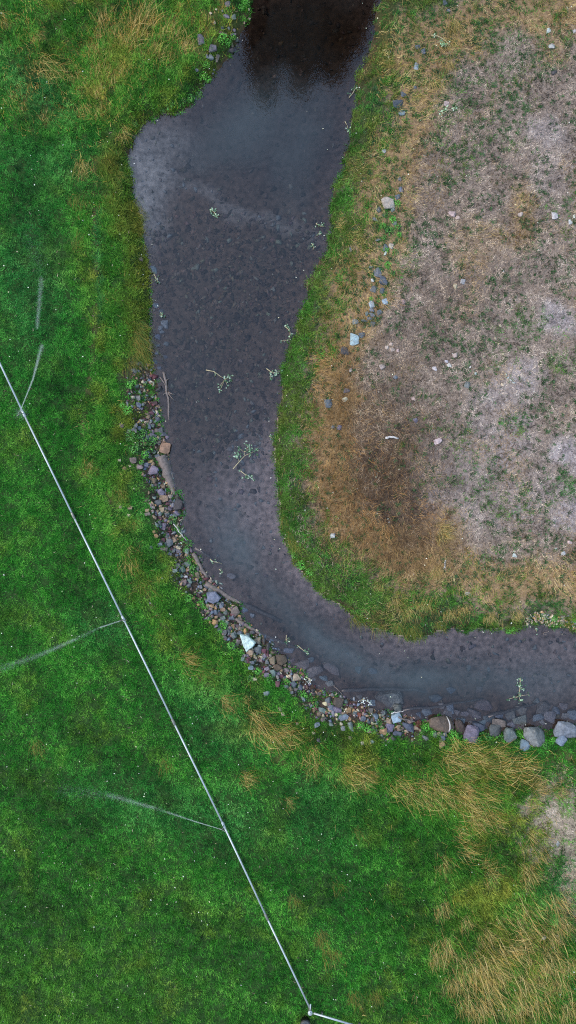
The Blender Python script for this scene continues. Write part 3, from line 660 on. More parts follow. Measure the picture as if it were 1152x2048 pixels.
stones((480, 1270), 3.84, [(250,198,45,55,'t'),(318,190,75,80,'u'),(290,250,60,50,'u'),(355,270,45,35,'n'),(345,232,25,25,'t'),(290,292,35,30,'p'),(318,320,35,40,'m'),(287,323,25,35,'q'),(250,300,40,60,'e'),(205,265,40,35,'p'),
 (82,252,42,35,'l'),(60,200,36,40,'m'),(180,287,25,30,'m'),(202,310,40,35,'p'),(110,338,40,30,'c'),(288,378,35,40,'m'),(350,345,35,25,'t'),(375,318,40,25,'c'),(437,325,60,50,'c'),(405,345,25,40,'g'),(403,383,60,40,'b'),
 (458,402,45,40,'b'),(508,400,45,35,'m'),(385,415,35,35,'t'),(352,398,35,30,'e'),(425,420,30,25,'n'),(395,445,30,30,'g'),(485,490,30,40,'e'),(562,430,30,30,'k'),(610,455,30,30,'n'),(650,530,35,30,'c'),(685,535,30,25,'n'),
 (675,502,45,40,'g'),(700,560,45,40,'b'),(745,575,70,50,'p'),(630,582,60,40,'e'),(605,610,30,30,'t'),(632,652,40,30,'n'),(665,595,25,25,'o'),(740,610,35,30,'c'),(795,600,30,25,'t'),(832,578,45,40,'o'),(795,635,75,45,'b'),
 (715,610,30,50,'p'),(855,545,35,30,'g'),(912,615,35,35,'r'),(845,645,25,25,'o'),(885,600,25,25,'b'),(948,645,35,40,'b'),(965,615,30,30,'g'),(1000,580,35,40,'n'),(1040,628,45,45,'b'),(1020,655,35,30,'g'),(985,660,25,30,'g'),
 (1018,683,25,25,'c'),(1105,600,50,40,'g'),(1135,695,35,30,'b'),(1100,745,55,50,'o'),(995,738,40,30,'t'),(850,710,35,70,'e'),(920,708,30,25,'t'),(940,830,25,25,'c'),(1017,817,30,30,'e'),(848,792,30,25,'t'),(592,690,45,35,'b'),
 (605,808,30,35,'p'),(440,680,20,20,'t'),(308,572,35,30,'t'),(330,607,30,30,'c'),(215,450,60,35,'e'),(700,690,35,25,'e'),(795,720,45,35,'g'),(565,755,25,25,'c')], G_RIP, 'riprap stone')
o = add_stone(677, 1405, 19, 18, 'u', G_RIP, '', name='boulder', desc='dark brown cube-shaped boulder at the water edge', big=True, sunk=0.2, flat=0.7); o.color = (*lin((70, 62, 56)), 1)
stones((760, 1330), 2.94, [(97,312,60,60,'l'),(165,368,70,45,'b'),(175,335,45,35,'n'),(230,350,30,50,'r'),(50,335,35,30,'t'),(60,370,45,40,'p'),(110,365,25,25,'t'),(20,395,40,35,'o'),(215,370,30,25,'t'),(155,392,25,20,'c'),
 (100,410,50,35,'b'),(325,410,35,35,'e'),(350,408,25,25,'t'),(370,432,30,30,'b'),(380,410,25,20,'g'),(365,470,35,35,'o'),(357,448,20,25,'t'),(270,430,40,30,'g')], G_RIP, 'riprap stone')
G_BLD = 'boulders at the right end of the outer bank'
def boulder(px, py, w, h, rgb, desc, rot=0, flat=0.7, sunk=0.25, lift=0.0):
    o = add_stone(px, py, w, h, 'g', G_BLD, '', name='boulder', desc=desc, big=True, rot=rot, flat=flat, sunk=sunk + 0.1, lift=lift); o.color = (*[float(v) * 0.78 for v in lin(rgb)], 1); return o
boulder(795,1417,17,17,(86,92,92),'dark grey-green boulder half in the water above a blue rock')
bo_ = boulder(886,1451,46,33,(98,84,74),'large dark brown boulder with a pale stripe')
v, f = tube([(0.15,-0.97,0.2),(0.42,-0.72,0.62),(0.5,-0.3,0.9),(0.5,0.15,0.95),(0.42,0.6,0.75),(0.3,0.95,0.3)], [0.03,0.045,0.05,0.045,0.04,0.03], 8)
link('pale_vein', poly_mesh('pale_vein', (v, f), M_PALEWOOD), bo_)
boulder(921,1459,17,36,(70,58,54),'narrow dark brown boulder beside the purple boulder', rot=-12)
boulder(943,1472,28,37,(100,93,108),'cracked purple boulder at the grass edge', rot=10)
boulder(957,1455,26,18,(74,80,96),'dark blue-grey boulder behind the purple boulder', rot=20)
boulder(999,1447,29,17,(124,112,106),'brown wedge boulder sticking out of the water', rot=5)
boulder(991,1461,23,22,(84,86,86),'dark grey boulder left of the round dark boulder')
boulder(1021,1472,24,26,(94,102,102),'round dark grey-green boulder in grass', rot=20)
boulder(1051,1492,21,20,(110,126,138),'light blue cracked stone below the largest grey boulder')
boulder(1073,1476,44,36,(112,114,114),'largest grey pitted boulder on the bank', rot=15, flat=0.8)
boulder(1134,1462,44,32,(112,117,126),'big blue-grey boulder at the right edge of the photo', rot=12, flat=0.8)
boulder(1124,1481,17,20,(112,124,140),'pale blue pointed stone under the right edge boulder', rot=40)
boulder(1127,1449,54,34,(92,86,92),'broad submerged boulder behind the right edge boulder', flat=0.5, sunk=0.6, lift=-0.2)

# flat slabs traced with real thickness
def slab(name, pts, thick, rgb, label, group):
    c = np.mean(pts, 0); x, y, z = place(c[0], c[1], -0.2); zt = z + thick
    P = np.array([at(a, b, zt) for a, b in pts]); m = P.mean(0)
    vv = [(*(m + (q - m) * 1.06), z - 0.06) for q in P] + [(*(m + (q - m) * 1.03), zt - 0.03) for q in P] + [(*(m + (q - m) * 0.88), zt + rng.uniform(-0.02, 0.03)) for q in P] + [(m[0], m[1], zt + 0.03)]
    vv = [(a - m[0], b - m[1], d - z) for a, b, d in vv]
    bm = hull_bm(vv); bmesh.ops.subdivide_edges(bm, edges=list(bm.edges), cuts=3, use_grid_fill=True)
    for v in bm.verts: v.co += v.normal * float(fbm(np.array([v.co.x * 6.0]), np.array([v.co.y * 6.0 + v.co.z * 3]), 3)[0] - 0.5) * 0.07
    me = bpy.data.meshes.new(name); bm.to_mesh(me); bm.free(); me.materials.append(M_STONE)
    o = link(name, me); o.location = (m[0], m[1], z); o.color = (*[float(v) for v in lin(rgb)], 1); tag(o, label, 'rock', group); return o
c6 = lambda L_: [(300 + a / 4.43, 1030 + b / 4.43) for a, b in L_]
slab('rock_slab', c6([(798,1062),(868,1085),(934,1138),(905,1170),(852,1218),(828,1160)]), 0.26, (172, 190, 186), 'white triangular rock slab on the riprap', G_RIP)
slab('rock_slab', c6([(503,690),(578,686),(624,738),(600,765),(560,790),(512,765)]), 0.22, (98, 102, 118), 'flat dark blue-grey slab beside two small tan stones on the riprap', G_RIP)

G_SUB = 'stones lying under water along the outer bank'
stones((760, 1330), 2.94, [(65,210,130,90,'n'),(390,290,65,70,'n'),(555,285,70,60,'n'),(610,235,100,60,'n'),(765,293,55,60,'n'),(825,270,65,50,'n'),(825,328,80,50,'n'),(960,255,65,80,'n'),(1000,305,65,65,'n'),(1075,245,45,40,'n'),
 (1040,270,50,40,'g'),(1130,295,50,60,'g'),(590,150,50,40,'n'),(330,200,70,50,'g'),(280,275,70,50,'g'),(840,370,40,45,'n'),(930,310,60,45,'g'),(950,345,40,40,'n'),(775,355,55,40,'n'),(640,320,60,40,'g'),(500,290,50,35,'n'),
 (450,280,35,30,'n'),(415,262,40,50,'g'),(600,345,50,40,'g'),(700,300,50,34,'g'),(330,330,46,34,'n'),(230,300,44,40,'g'),(470,330,60,34,'g'),(530,345,44,30,'n'),(420,150,50,40,'g'),(360,240,44,36,'n'),(1090,300,40,34,'n')], G_SUB, 'sunken stone', under=True, flat=0.5, name='submerged_stone')
stones((480, 1270), 3.84, [(475,225,105,75,'n'),(685,378,65,55,'n'),(640,335,60,40,'g'),(385,205,60,70,'n'),(545,195,50,50,'g'),(905,270,50,60,'g'),(1020,280,70,50,'g'),(1115,510,150,120,'n'),(700,445,50,40,'n'),(755,460,50,40,'n'),
 (430,265,55,40,'n'),(370,120,80,40,'g'),(290,110,50,50,'g'),(600,380,44,40,'n'),(920,480,60,44,'n'),(1010,520,60,44,'g'),(860,500,40,30,'g'),(560,340,40,30,'n')], G_SUB, 'sunken stone', under=True, flat=0.5, name='submerged_stone')
add_stone(626, 1343, 36, 19, 'n', G_SUB, 'sunken slab', under=True, rot=-30, name='submerged_stone', flat=0.5)
add_stone(665, 1338, 36, 18, 'n', G_SUB, 'sunken slab', under=True, rot=35, name='submerged_stone', flat=0.5)
stones((300, 1030), 4.43, [(720,545,75,55,'n'),(840,840,60,60,'b'),(820,890,40,40,'b'),(980,1080,100,50,'b'),(1070,1120,50,50,'b'),(900,890,40,36,'g'),(400,210,80,60,'u'),(340,180,50,40,'u')], G_SUB, 'sunken stone', under=True, flat=0.5, name='submerged_stone')
G_LB = 'stones along the left bank'
stones((270, 500), 5.76, [(125,60,45,40,'b'),(60,100,60,45,'n'),(95,20,50,40,'n'),(165,1110,55,110,'t'),(120,1070,40,60,'k'),(215,1110,34,40,'n'),(135,1440,40,35,'n'),(270,1600,80,60,'k'),(30,1390,30,30,'g')], G_LB, 'bank stone')
stones((270, 500), 5.76, [(335,855,80,90,'g'),(205,230,90,80,'b'),(290,900,50,60,'g'),(260,1000,60,60,'b'),(310,940,50,40,'g'),(230,640,80,60,'b'),(360,1080,60,50,'g'),(240,1180,60,50,'b'),(350,1230,50,40,'g'),(230,1290,60,50,'b'),(300,700,50,40,'g'),(260,1100,50,40,'g'),(280,1360,50,44,'b')], G_SUB, 'shallow-water stone', under=True, flat=0.4, name='submerged_stone')
stones((380, 0), 7.2, [(525,235,75,65,'p'),(625,230,65,70,'e'),(545,50,75,65,'g'),(358,325,35,45,'c'),(155,565,95,130,'p'),(325,690,110,85,'p'),(245,810,35,70,'b'),(305,815,65,70,'g'),(385,830,55,105,'n'),(450,470,75,50,'m'),(470,395,50,50,'b'),
 (555,400,35,40,'g'),(635,432,45,45,'p'),(675,580,50,50,'e'),(640,490,45,40,'g'),(600,495,40,35,'g'),(605,640,50,70,'t'),(580,720,90,85,'k'),(505,490,40,35,'t'),(300,185,35,35,'c'),(378,132,25,25,'c'),(470,155,25,30,'e'),
 (850,137,25,30,'c'),(855,270,35,25,'c'),(780,325,22,35,'c'),(330,1055,30,25,'g'),(340,1000,40,30,'e'),(95,1005,50,45,'g')], 'stones on the upper left bank', 'bank stone')
G_FLD = 'rocks on the dry field beside the inner bank'
stones((680, 360), 5.69, [(695,105,50,60,'b'),(662,190,60,45,'b'),(440,335,45,65,'g'),(600,340,45,40,'e'),(400,450,60,45,'g'),(500,395,35,40,'g'),(620,490,45,50,'e'),(580,750,55,55,'q'),(520,770,55,70,'b'),(518,830,30,70,'w'),
 (430,1055,80,110,'g'),(500,1143,90,85,'b'),(370,1140,50,45,'w'),(383,1240,65,75,'g'),(490,1268,65,75,'b'),(512,1378,70,70,'l'),(365,1405,70,100,'l'),(360,1475,50,50,'b'),(450,1505,55,55,'b'),(305,1520,40,50,'e'),(365,1530,60,50,'g'),
 (340,1575,60,45,'g'),(375,1635,55,55,'g'),(285,1600,80,25,'g'),(175,1610,70,50,'b'),(245,1765,65,60,'b'),(165,1815,95,130,'l'),(60,1940,95,90,'k'),(727,1378,45,55,'q'),(580,1870,40,40,'q'),(540,1910,50,45,'q'),(600,1930,60,45,'q'),
 (657,1940,35,35,'q'),(430,680,60,30,'g'),(350,990,40,30,'g'),(120,790,25,60,'g')], G_FLD, 'field rock', sunk=0.4)
o = add_stone(776, 405, 22, 23, 'c', G_FLD, '', name='boulder', desc='big cracked pale tan boulder beside a green patch', big=True, flat=0.6); o.color = (*lin((146, 136, 128)), 1)
stones((576, 0), 2, [(440,408,40,38,'b'),(455,450,25,22,'l'),(463,377,22,20,'b'),(515,265,20,25,'l'),(543,205,18,20,'b'),(520,187,18,15,'b'),(383,603,20,18,'w'),(452,757,22,20,'b'),(448,715,14,16,'g'),(510,350,15,12,'b'),(628,10,20,20,'b'),(642,42,15,12,'b'),
 (1055,183,28,26,'w'),(1043,122,18,28,'w'),(1145,125,16,18,'w'),(1117,33,12,10,'c'),(1065,290,22,20,'k'),(635,413,20,18,'q')], G_FLD, 'field rock', sunk=0.4)
stones((576, 410), 2, [(655,35,28,20,'q'),(680,50,18,12,'q'),(930,38,18,16,'q'),(1068,42,30,35,'w'),(1130,67,20,24,'w'),(1145,45,12,14,'w'),(700,305,24,26,'w'),(672,328,20,22,'c'),(587,653,24,20,'w'),(634,626,20,14,'w'),(645,640,20,20,'w'),
 (668,600,18,20,'q'),(376,645,24,26,'q'),(831,535,10,10,'c'),(845,555,10,10,'c'),(861,596,10,10,'c'),(846,646,12,12,'c'),(860,718,12,12,'c'),(729,648,9,9,'w'),(751,674,12,14,'w'),(785,606,9,9,'c'),(850,482,11,11,'c'),(717,720,22,26,'g'),
 (432,690,20,18,'b'),(500,773,20,16,'q'),(160,793,34,34,'b'),(228,778,20,16,'c'),(235,742,22,20,'p'),(250,660,10,18,'q'),(933,718,14,12,'q'),(874,678,8,10,'w'),(882,690,12,8,'w'),(892,700,14,8,'w'),(904,711,14,8,'w')], G_FLD, 'field rock', sunk=0.4)
stones((576, 820), 2, [(205,70,18,20,'p'),(180,68,14,14,'g'),(908,582,24,18,'w'),(1106,574,28,20,'w'),(720,735,26,14,'q'),(1125,527,22,16,'q'),(1073,555,14,10,'w'),(510,42,20,20,'p'),(600,125,30,20,'q')], G_FLD, 'field rock', sunk=0.4)
o = add_stone(665, 1072, 12, 13, 'w', G_FLD, '', desc='lone white rock in the brown grass of the inner bend')
stones((576, 1640), 2, [(1080,97,18,28,'w'),(1057,103,10,8,'c'),(1025,473,14,20,'q'),(1060,513,14,14,'q')], 'pale rocks at the lower right', 'rock')
# ---------------------------------------------------------------- gravel and pebbles (uncounted)
PEB = []
for i in range(10):
    r = np.random.default_rng(900 + i); p_ = r.normal(size=(9, 3)); p_ /= np.linalg.norm(p_, axis=1)[:, None]
    bm = hull_bm([tuple(v) for v in p_]); bmesh.ops.triangulate(bm, faces=list(bm.faces)); bm.verts.index_update()
    PEB.append((np.array([v.co[:] for v in bm.verts]), np.array([[v.index for v in f.verts] for f in bm.faces]))); bm.free()
def pebbles(name, x, y, z, r, col, label):
    Vs, Ts, Cs, n0 = [], [], [], 0
    for i in range(len(x)):
        v, t = PEB[i % 10]; a = rng.uniform(0, 6.28); ca, sa = math.cos(a), math.sin(a); s = r[i] * rng.uniform(0.7, 1.3, 3); s[2] *= 0.6
        q = v * s; q = np.stack([q[:, 0] * ca - q[:, 1] * sa + x[i], q[:, 0] * sa + q[:, 1] * ca + y[i], q[:, 2] + z[i]], -1)
        Vs.append(q); Ts.append(t + n0); n0 += len(v); Cs.append(np.repeat(col[i][None], len(t), 0))
    o = link(name, mesh_np(name, np.vstack(Vs), np.vstack(Ts), M_PEBBLE, np.vstack(Cs))); tag(o, label, kind='stuff'); return o
pal = [(122,124,128),(112,122,140),(124,112,128),(110,66,74),(160,134,108),(76,74,74),(150,126,118),(176,138,98),(186,174,150),(120,132,124),(92,78,68)]
pc = np.array([lin(c) for c in pal])
x, y = scatter(60000, -6.5, 12, -10, 6.5); k = (samp(RIP, x, y) > 0.35) & (rng.random(60000) < samp(RIP, x, y) * 0.7) & (samp(SD, x, y) > -0.12); x, y = x[k][:1700], y[k][:1700]; n = len(x)
pebbles('riprap_gravel', x, y, samp(Z, x, y) + 0.01, np.abs(rng.normal(0.045, 0.03, n)) + 0.025, pc[rng.integers(0, len(pc), n)] * rng.uniform(0.35, 0.9, (n, 1)), 'small broken gravel between the riprap stones')
x, y = scatter(60000); k = samp(SD, x, y) < -0.15; x, y = x[k][:16000], y[k][:16000]; n = len(x)
mid = samp(B2 * 0 + sstep(380, 520, PYg) * sstep(1010, 860, PYg), x, y); kk = rng.random(n) < 0.12 + 0.88 * mid * (0.3 + 1.2 * (fbm(x * 0.9, y * 0.9, 2) > 0.48)); x, y = x[kk], y[kk]; n = len(x)
bc = np.stack([samp(bed[..., i], x, y) for i in range(3)], -1) * np.clip(rng.lognormal(-0.12, 0.65, (n, 1)), 0.15, 3.2) * rng.uniform(0.88, 1.12, (n, 3))
bc = np.minimum(bc, 0.24); rad_ = np.minimum(np.abs(rng.normal(0.05, 0.05, n)) + 0.03, 0.16)
rad_ = np.minimum(rad_, 0.03 + 0.6 * samp(depth, x, y))
pebbles('riverbed_cobbles', x, y, np.minimum(samp(Z, x, y) + 0.005, ZW - 0.8 * rad_), rad_, bc, 'cobbles and pebbles on the riverbed')
x, y = scatter(9000, 8.5, 12.2, -5.6, -4); k = (np.abs(samp(SD, x, y) - 0.18) < 0.22) & nsamp(SIDE_R, x, y) & (x > 9.6); x, y = x[k][:420], y[k][:420]; n = len(x)
pebbles('shore_pebbles', x, y, samp(Z, x, y) + 0.01, np.abs(rng.normal(0.03, 0.02, n)) + 0.02, pc[rng.choice([4, 6, 7, 8, 8, 0], n)] * rng.uniform(0.7, 1.1, (n, 1)), 'pale pebbles on the strip of shore at right')

# ---------------------------------------------------------------- logs, branches, sticks
def px_path(pts, zs):
    return [(*at(a, b, z), z) for (a, b), z in zip(pts, zs)]
def log(name, pts, zs, r0, r1, mat, label, cat, group=None, branches=()):
    pth = px_path(pts, zs)
    # resample with slight wobble
    P = np.array(pth); m_ = 9; t = np.linspace(0, len(P) - 1, m_); Q_ = np.stack([np.interp(t, np.arange(len(P)), P[:, i]) for i in range(3)], -1)
    Q_[1:-1, :2] += rng.normal(0, 0.012 + r0 * 0.12, (m_ - 2, 2))
    rr = np.linspace(r0, r1, m_) * rng.uniform(0.88, 1.12, m_)
    if not branches:
        o = link(name, poly_mesh(name, tube(Q_, rr), mat)); tag(o, label, cat, group); return o
    root = link(name, None); root.location = Q_[0]; tag(root, label, cat, group); off = Vector(Q_[0])
    o = link('stem', poly_mesh('stem', ([Vector(v) - off for v in tube(Q_, rr)[0]], tube(Q_, rr)[1]), mat), root)
    for (bp, bz) in branches:
        b_ = px_path(bp, bz); v, f = tube(b_, np.linspace(r1 * 0.9, 0.006, len(b_)), 6)
        link('side_branch', poly_mesh('side_branch', ([Vector(q) - off for q in v], f), mat), root)
    return root
G_LOG = 'sunken logs and branches along the outer bank'
u1 = ZW - 0.07
log('driftwood_log', [(322,912),(333,945),(350,990)], [ZW+0.0,ZW-0.05,ZW-0.12], 0.24, 0.15, M_WOOD, 'thick driftwood trunk lying along the waterline below the square boulder', 'log', G_LOG)
log('driftwood_log', [(334,915),(343,950),(352,985)], [ZW-0.14,ZW-0.12,ZW-0.14], 0.18, 0.13, M_WOOD, 'second driftwood trunk, half sunken, on the river side of the thick trunk', 'log', G_LOG)
log('dead_branch', [(327,744),(332,770),(336,800),(338,840)], [ZW+0.02,ZW+0.08,ZW+0.06,ZW-0.02], 0.05, 0.035, M_WOOD, 'dead branch with bare side twigs lying in the water at the left bank', 'branch', G_LOG,
    [([(320,754),(328,765),(335,782)],[ZW+.1,ZW+.12,ZW+.08]),([(336,786),(343,795),(349,802)],[ZW+.06,ZW+.1,ZW+.1]),([(336,784),(344,788),(350,789)],[ZW+.06,ZW+.1,ZW+.08]),([(334,790),(330,786),(326,790)],[ZW+.06,ZW+.09,ZW+.08]),([(331,762),(338,757)],[ZW+.08,ZW+.1])])
log('driftwood_log', [(386,1107),(400,1132),(415,1156)], [ZW+0.04,ZW+0.05,ZW+0.02], 0.09, 0.06, M_WOOD, 'short brown log at the waterline above the flat dark slab', 'log', G_LOG)
log('sunken_log', [(411,1167),(450,1190),(510,1218),(562,1243)], [ZW+0.0,ZW-0.04,ZW-0.14,ZW-0.3], 0.12, 0.07, M_WOOD, 'long straight sunken log running from the flat dark slab into the bend', 'log', G_LOG)
log('sunken_log', [(467,1236),(510,1262),(560,1282),(618,1308)], [ZW-0.02,ZW-0.06,ZW-0.12,ZW-0.3], 0.10, 0.06, M_WOOD, 'sunken log passing just above the white triangular slab', 'log', G_LOG)
log('sunken_branch', [(390,1096),(415,1112),(445,1127)], [ZW-0.03,ZW-0.06,ZW-0.2], 0.06, 0.02, M_WOOD, 'thin dark sunken branch above the short brown log', 'branch', G_LOG)
log('sunken_branch', [(415,1150),(440,1166),(465,1181)], [ZW-0.04,ZW-0.1,ZW-0.25], 0.06, 0.04, M_WOOD, 'pale sunken branch parallel to the long straight log', 'branch', G_LOG)
log('sunken_log', [(683,1381),(730,1379),(790,1378),(850,1384)], [u1,u1-.05,u1-.1,u1-.2], 0.08, 0.05, M_WOOD, 'long thin sunken log lying level with the dark cube boulder', 'log', G_LOG)
log('sunken_log', [(804,1421),(850,1416),(910,1408),(964,1397)], [u1+.02,u1,u1-.05,u1-.15], 0.07, 0.03, M_WOOD, 'long thin sunken log above the striped brown boulder', 'log', G_LOG)
log('sunken_log', [(976,1433),(1020,1421),(1076,1405)], [u1,u1-.08,u1-.2], 0.09, 0.04, M_WOOD, 'sunken log in the water above the cracked purple boulder, pointing right', 'log', G_LOG)
log('thin_stick', [(347,1048),(360,1066),(373,1081)], [-0.16,-0.24,ZW+0.02], 0.022, 0.014, M_PALEWOOD, 'thin pale stick leaning from the weeds to the water', 'stick')
log('thin_stick', [(783,1427),(795,1425),(808,1421)], [-0.25,-0.22,-0.24], 0.022, 0.012, M_PALEWOOD, 'short stick lying across the blue rock at the riprap', 'stick')
log('thin_stick', [(797,1434),(812,1440),(830,1443)], [-0.2,-0.2,-0.25], 0.03, 0.02, M_WOOD, 'dark stick among the stones left of the striped brown boulder', 'stick')
log('thin_stick', [(668,1371),(678,1382),(686,1391)], [ZW+.05,ZW+.06,ZW+.03], 0.016, 0.01, M_WOOD, 'thin twig poking from the water above the dark cube boulder', 'stick')
log('weathered_stick', [(771,875),(784,874.5),(797,877)], [0.08,0.09,0.08], 0.05, 0.03, M_PALEWOOD, 'weathered grey stick lying on the brown grass', 'stick')
log('bone_white_stick', [(891,1120),(889,1132),(886,1143)], [0.06,0.08,0.06], 0.035, 0.02, M_PALEWOOD, 'short white forked stick near the lower edge of the dry field', 'stick', None, [([(889,1131),(892,1137),(891,1145)],[.07,.08,.07])])
log('thin_stick', [(1099,1262),(1085,1268),(1094,1269)], [ZW+.01,ZW+.02,ZW+.01], 0.016, 0.01, M_WOOD, 'dark curved twig afloat by the pebbly shore at right', 'stick')

# ---------------------------------------------------------------- leafy twigs
def leaf_cards(pts, size, pal_, flat=0.35):
    V, T, C = [], [], []
    for p in pts:
        a = rng.uniform(0, 6.28); L_ = size * rng.uniform(0.4, 1.0); W_ = L_ * 0.33
        d = np.array([math.cos(a), math.sin(a), rng.normal(0, flat)]); s = np.array([-math.sin(a), math.cos(a), rng.normal(0, flat)])
        n0 = len(V); p = np.array(p)
        V += [p, p + d * L_ * 0.45 + s * W_ + (0, 0, 0.006), p + d * L_, p + d * L_ * 0.45 - s * W_ + (0, 0, 0.006)]
        T += [(n0, n0 + 1, n0 + 2), (n0, n0 + 2, n0 + 3)]; c = lin(pal_[rng.integers(len(pal_))]) * rng.uniform(0.65, 1.05); C += [c, c]
    return np.array(V), np.array(T), np.array(C)
PALE = [(120,155,122),(150,178,146),(86,126,92),(178,198,176),(66,106,74),(52,88,58)]
def leafy_twig(stem, spread, nleaf, label, z0, size=0.09, pal_=PALE):
    """stem: pixel path; spread: list of (px,py,radius px,count)"""
    P = [(*at(a, b, z0 + 0.03), z0 + 0.03) for a, b in stem]
    root = link('leafy_twig', None); root.location = (P[0][0], P[0][1], z0); off = np.array(root.location)
    v, f = tube(P, np.linspace(0.018, 0.008, len(P)), 6); parts = [(v, f)]
    for (a, b, r_, c_) in spread:
        e = (*at(a, b, z0 + 0.05), z0 + 0.05); s_ = min(P, key=lambda q: (q[0] - e[0]) ** 2 + (q[1] - e[1]) ** 2)
        if (s_[0] - e[0]) ** 2 + (s_[1] - e[1]) ** 2 > 1e-4: parts.append(tube([s_, e], [0.009, 0.006], 5))
    v, f = join(parts)
    link('stem', poly_mesh('stem', ([Vector(q) - Vector(off) for q in v], f), M_TWIG), root)
    pts = []
    for (a, b, r_, c_) in spread:
        for _ in range(c_):
            q = at(a + rng.normal(0, r_ * 0.55), b + rng.normal(0, r_ * 0.55), z0 + 0.04); pts.append((*q, z0 + rng.uniform(0.01, 0.09)))
    V, T, C = leaf_cards(pts, size, pal_)
    link('leaves', mesh_np('leaves', V - off, T, M_LEAF, C), root)
    tag(root, label, 'twig', 'leafy twigs'); return root
W0 = ZW + 0.005
leafy_twig([(466,938),(478,924),(490,911),(488,904)], [(475,912,7,16),(497,900,9,24),(511,902,6,12),(479,897,4,8),(499,891,5,10)], 0, 'large leafy branch with pale stem floating in midstream', W0, 0.12)
leafy_twig([(479,940),(489,948),(500,954),(508,960)], [(492,953,6,14),(500,954,5,10),(508,960,3,5),(479,940,2,3)], 0, 'string of leaves floating just below the large leafy branch', W0, 0.11)
leafy_twig([(412,740),(428,743),(440,752),(450,758)], [(455,758,8,22),(461,753,4,8),(440,772,3,6),(440,781,2,4),(455,772,2,3),(431,749,2,3)], 0, 'leafy twig with long bare stem floating left of midstream', W0, 0.11)
leafy_twig([(533,737),(541,743),(550,746),(563,742)], [(546,748,7,18),(555,748,6,12),(562,742,3,4),(541,756,3,5)], 0, 'leafy twig caught against the right bank', W0, 0.11)
leafy_twig([(538,872),(546,877)], [(541,873,4,8),(545,877,3,5)], 0, 'small leaf sprig by the right bank above the large leafy branch', W0)
leafy_twig([(421,418),(428,424),(433,434)], [(425,421,5,10),(431,427,5,10),(433,433,3,5)], 0, 'curved leafy sprig alone in the upper stream', W0, 0.1)
leafy_twig([(1041,1357),(1040,1375),(1038,1392),(1040,1404)], [(1039,1360,4,7),(1038,1370,5,12),(1046,1378,5,10),(1038,1390,4,8),(1041,1402,4,8),(1030,1397,3,5),(1018,1398,3,5),(1058,1389,2,2)], 0, 'tall leafy sprig floating alone near the right edge', W0, 0.1)
leafy_twig([(632,447),(640,452),(651,453)], [(637,449,5,10),(645,453,5,6)], 0, 'dry leafy sprig near the right bank, topmost of three', W0)
leafy_twig([(640,464),(634,472)], [(639,466,3,7),(634,471,3,4)], 0, 'leaf pair near the right bank, middle of three', W0)
leafy_twig([(624,487),(627,494),(626,500)], [(627,492,4,10)], 0, 'leaf sprig near the right bank, lowest of three', W0)
leafy_twig([(570,652),(580,662),(580,680)], [(572,652,4,8),(578,658,4,6),(581,670,4,6),(575,680,5,4),(563,682,4,3)], 0, 'scattered leaf sprig beside the green right bank', W0)
leafy_twig([(573,1270),(572,1280),(575,1285)], [(573,1283,4,9),(577,1276,2,3)], 0, 'leaf sprig caught on the sunken log in the bend', W0)
leafy_twig([(595,1291),(606,1300),(615,1307)], [(597,1293,3,5),(611,1302,4,10),(615,1309,2,4)], 0, 'leaf string at the end of the sunken log in the bend', W0)
leafy_twig([(420,1118),(426,1123),(444,1127)], [(426,1123,4,8)], 0, 'leaf sprig on the thin dark sunken branch', W0)
leafy_twig([(438,1138),(444,1144)], [(443,1144,4,8)], 0, 'leaf sprig above the submerged stone at the bend', W0)
leafy_twig([(308,548),(313,558),(316,564)], [(310,556,3,6),(315,561,4,9)], 0, 'leaf sprig washed against the left bank, upper one', W0)
leafy_twig([(322,625),(323,632)], [(323,630,4,10)], 0, 'leaf sprig washed against the left bank, lower one', W0)
leafy_twig([(725,1398),(735,1403),(745,1410)], [(728,1400,6,16),(737,1404,5,10),(720,1403,4,5)], 0, 'white bleached leaf debris at the water edge', W0, 0.08, [(210,222,216),(190,205,200),(225,230,225)])
leafy_twig([(612,1362),(620,1366)], [(616,1363,5,12),(611,1360,3,4)], 0, 'white bleached leaf debris beside the riprap curve', W0, 0.08, [(210,222,216),(190,205,200),(225,230,225)])
leafy_twig([(862,70),(875,72),(885,77),(897,86),(902,93)], [(868,74,3,5),(882,84,5,12),(886,90,5,12),(893,88,4,8)], 0, 'leafy twig with curved pale stem on the dry upper field', 0.06, 0.11, [(140,175,135),(100,140,95),(170,195,160)])
leafy_twig([(876,235),(886,226),(897,220),(908,217)], [(884,224,4,8),(893,217,4,8),(909,217,4,7),(880,231,3,4)], 0, 'leafy twig on the dry field below the one with curved stem', 0.06, 0.11, [(170,200,165),(130,165,120),(200,215,190)])
leafy_twig([(742,215),(735,222),(722,195)], [(716,172,4,8),(718,178,4,6)], 0, 'pale leaf sprig at the right bank of the upper pool', W0)
leafy_twig([(712,176),(706,186),(698,196)], [(700,190,3,5),(708,180,4,7)], 0, 'leaf sprig trailing into the water at the upper right bank', W0)
leafy_twig([(690,243),(694,250)], [(696,258,4,6)], 0, 'small leaf sprig at the right bank of the slate pool', W0)
leafy_twig([(1072,1257),(1073,1263)], [(1071,1260,4,9)], 0, 'floating leaf cluster beside the pebbly shore at right', W0)

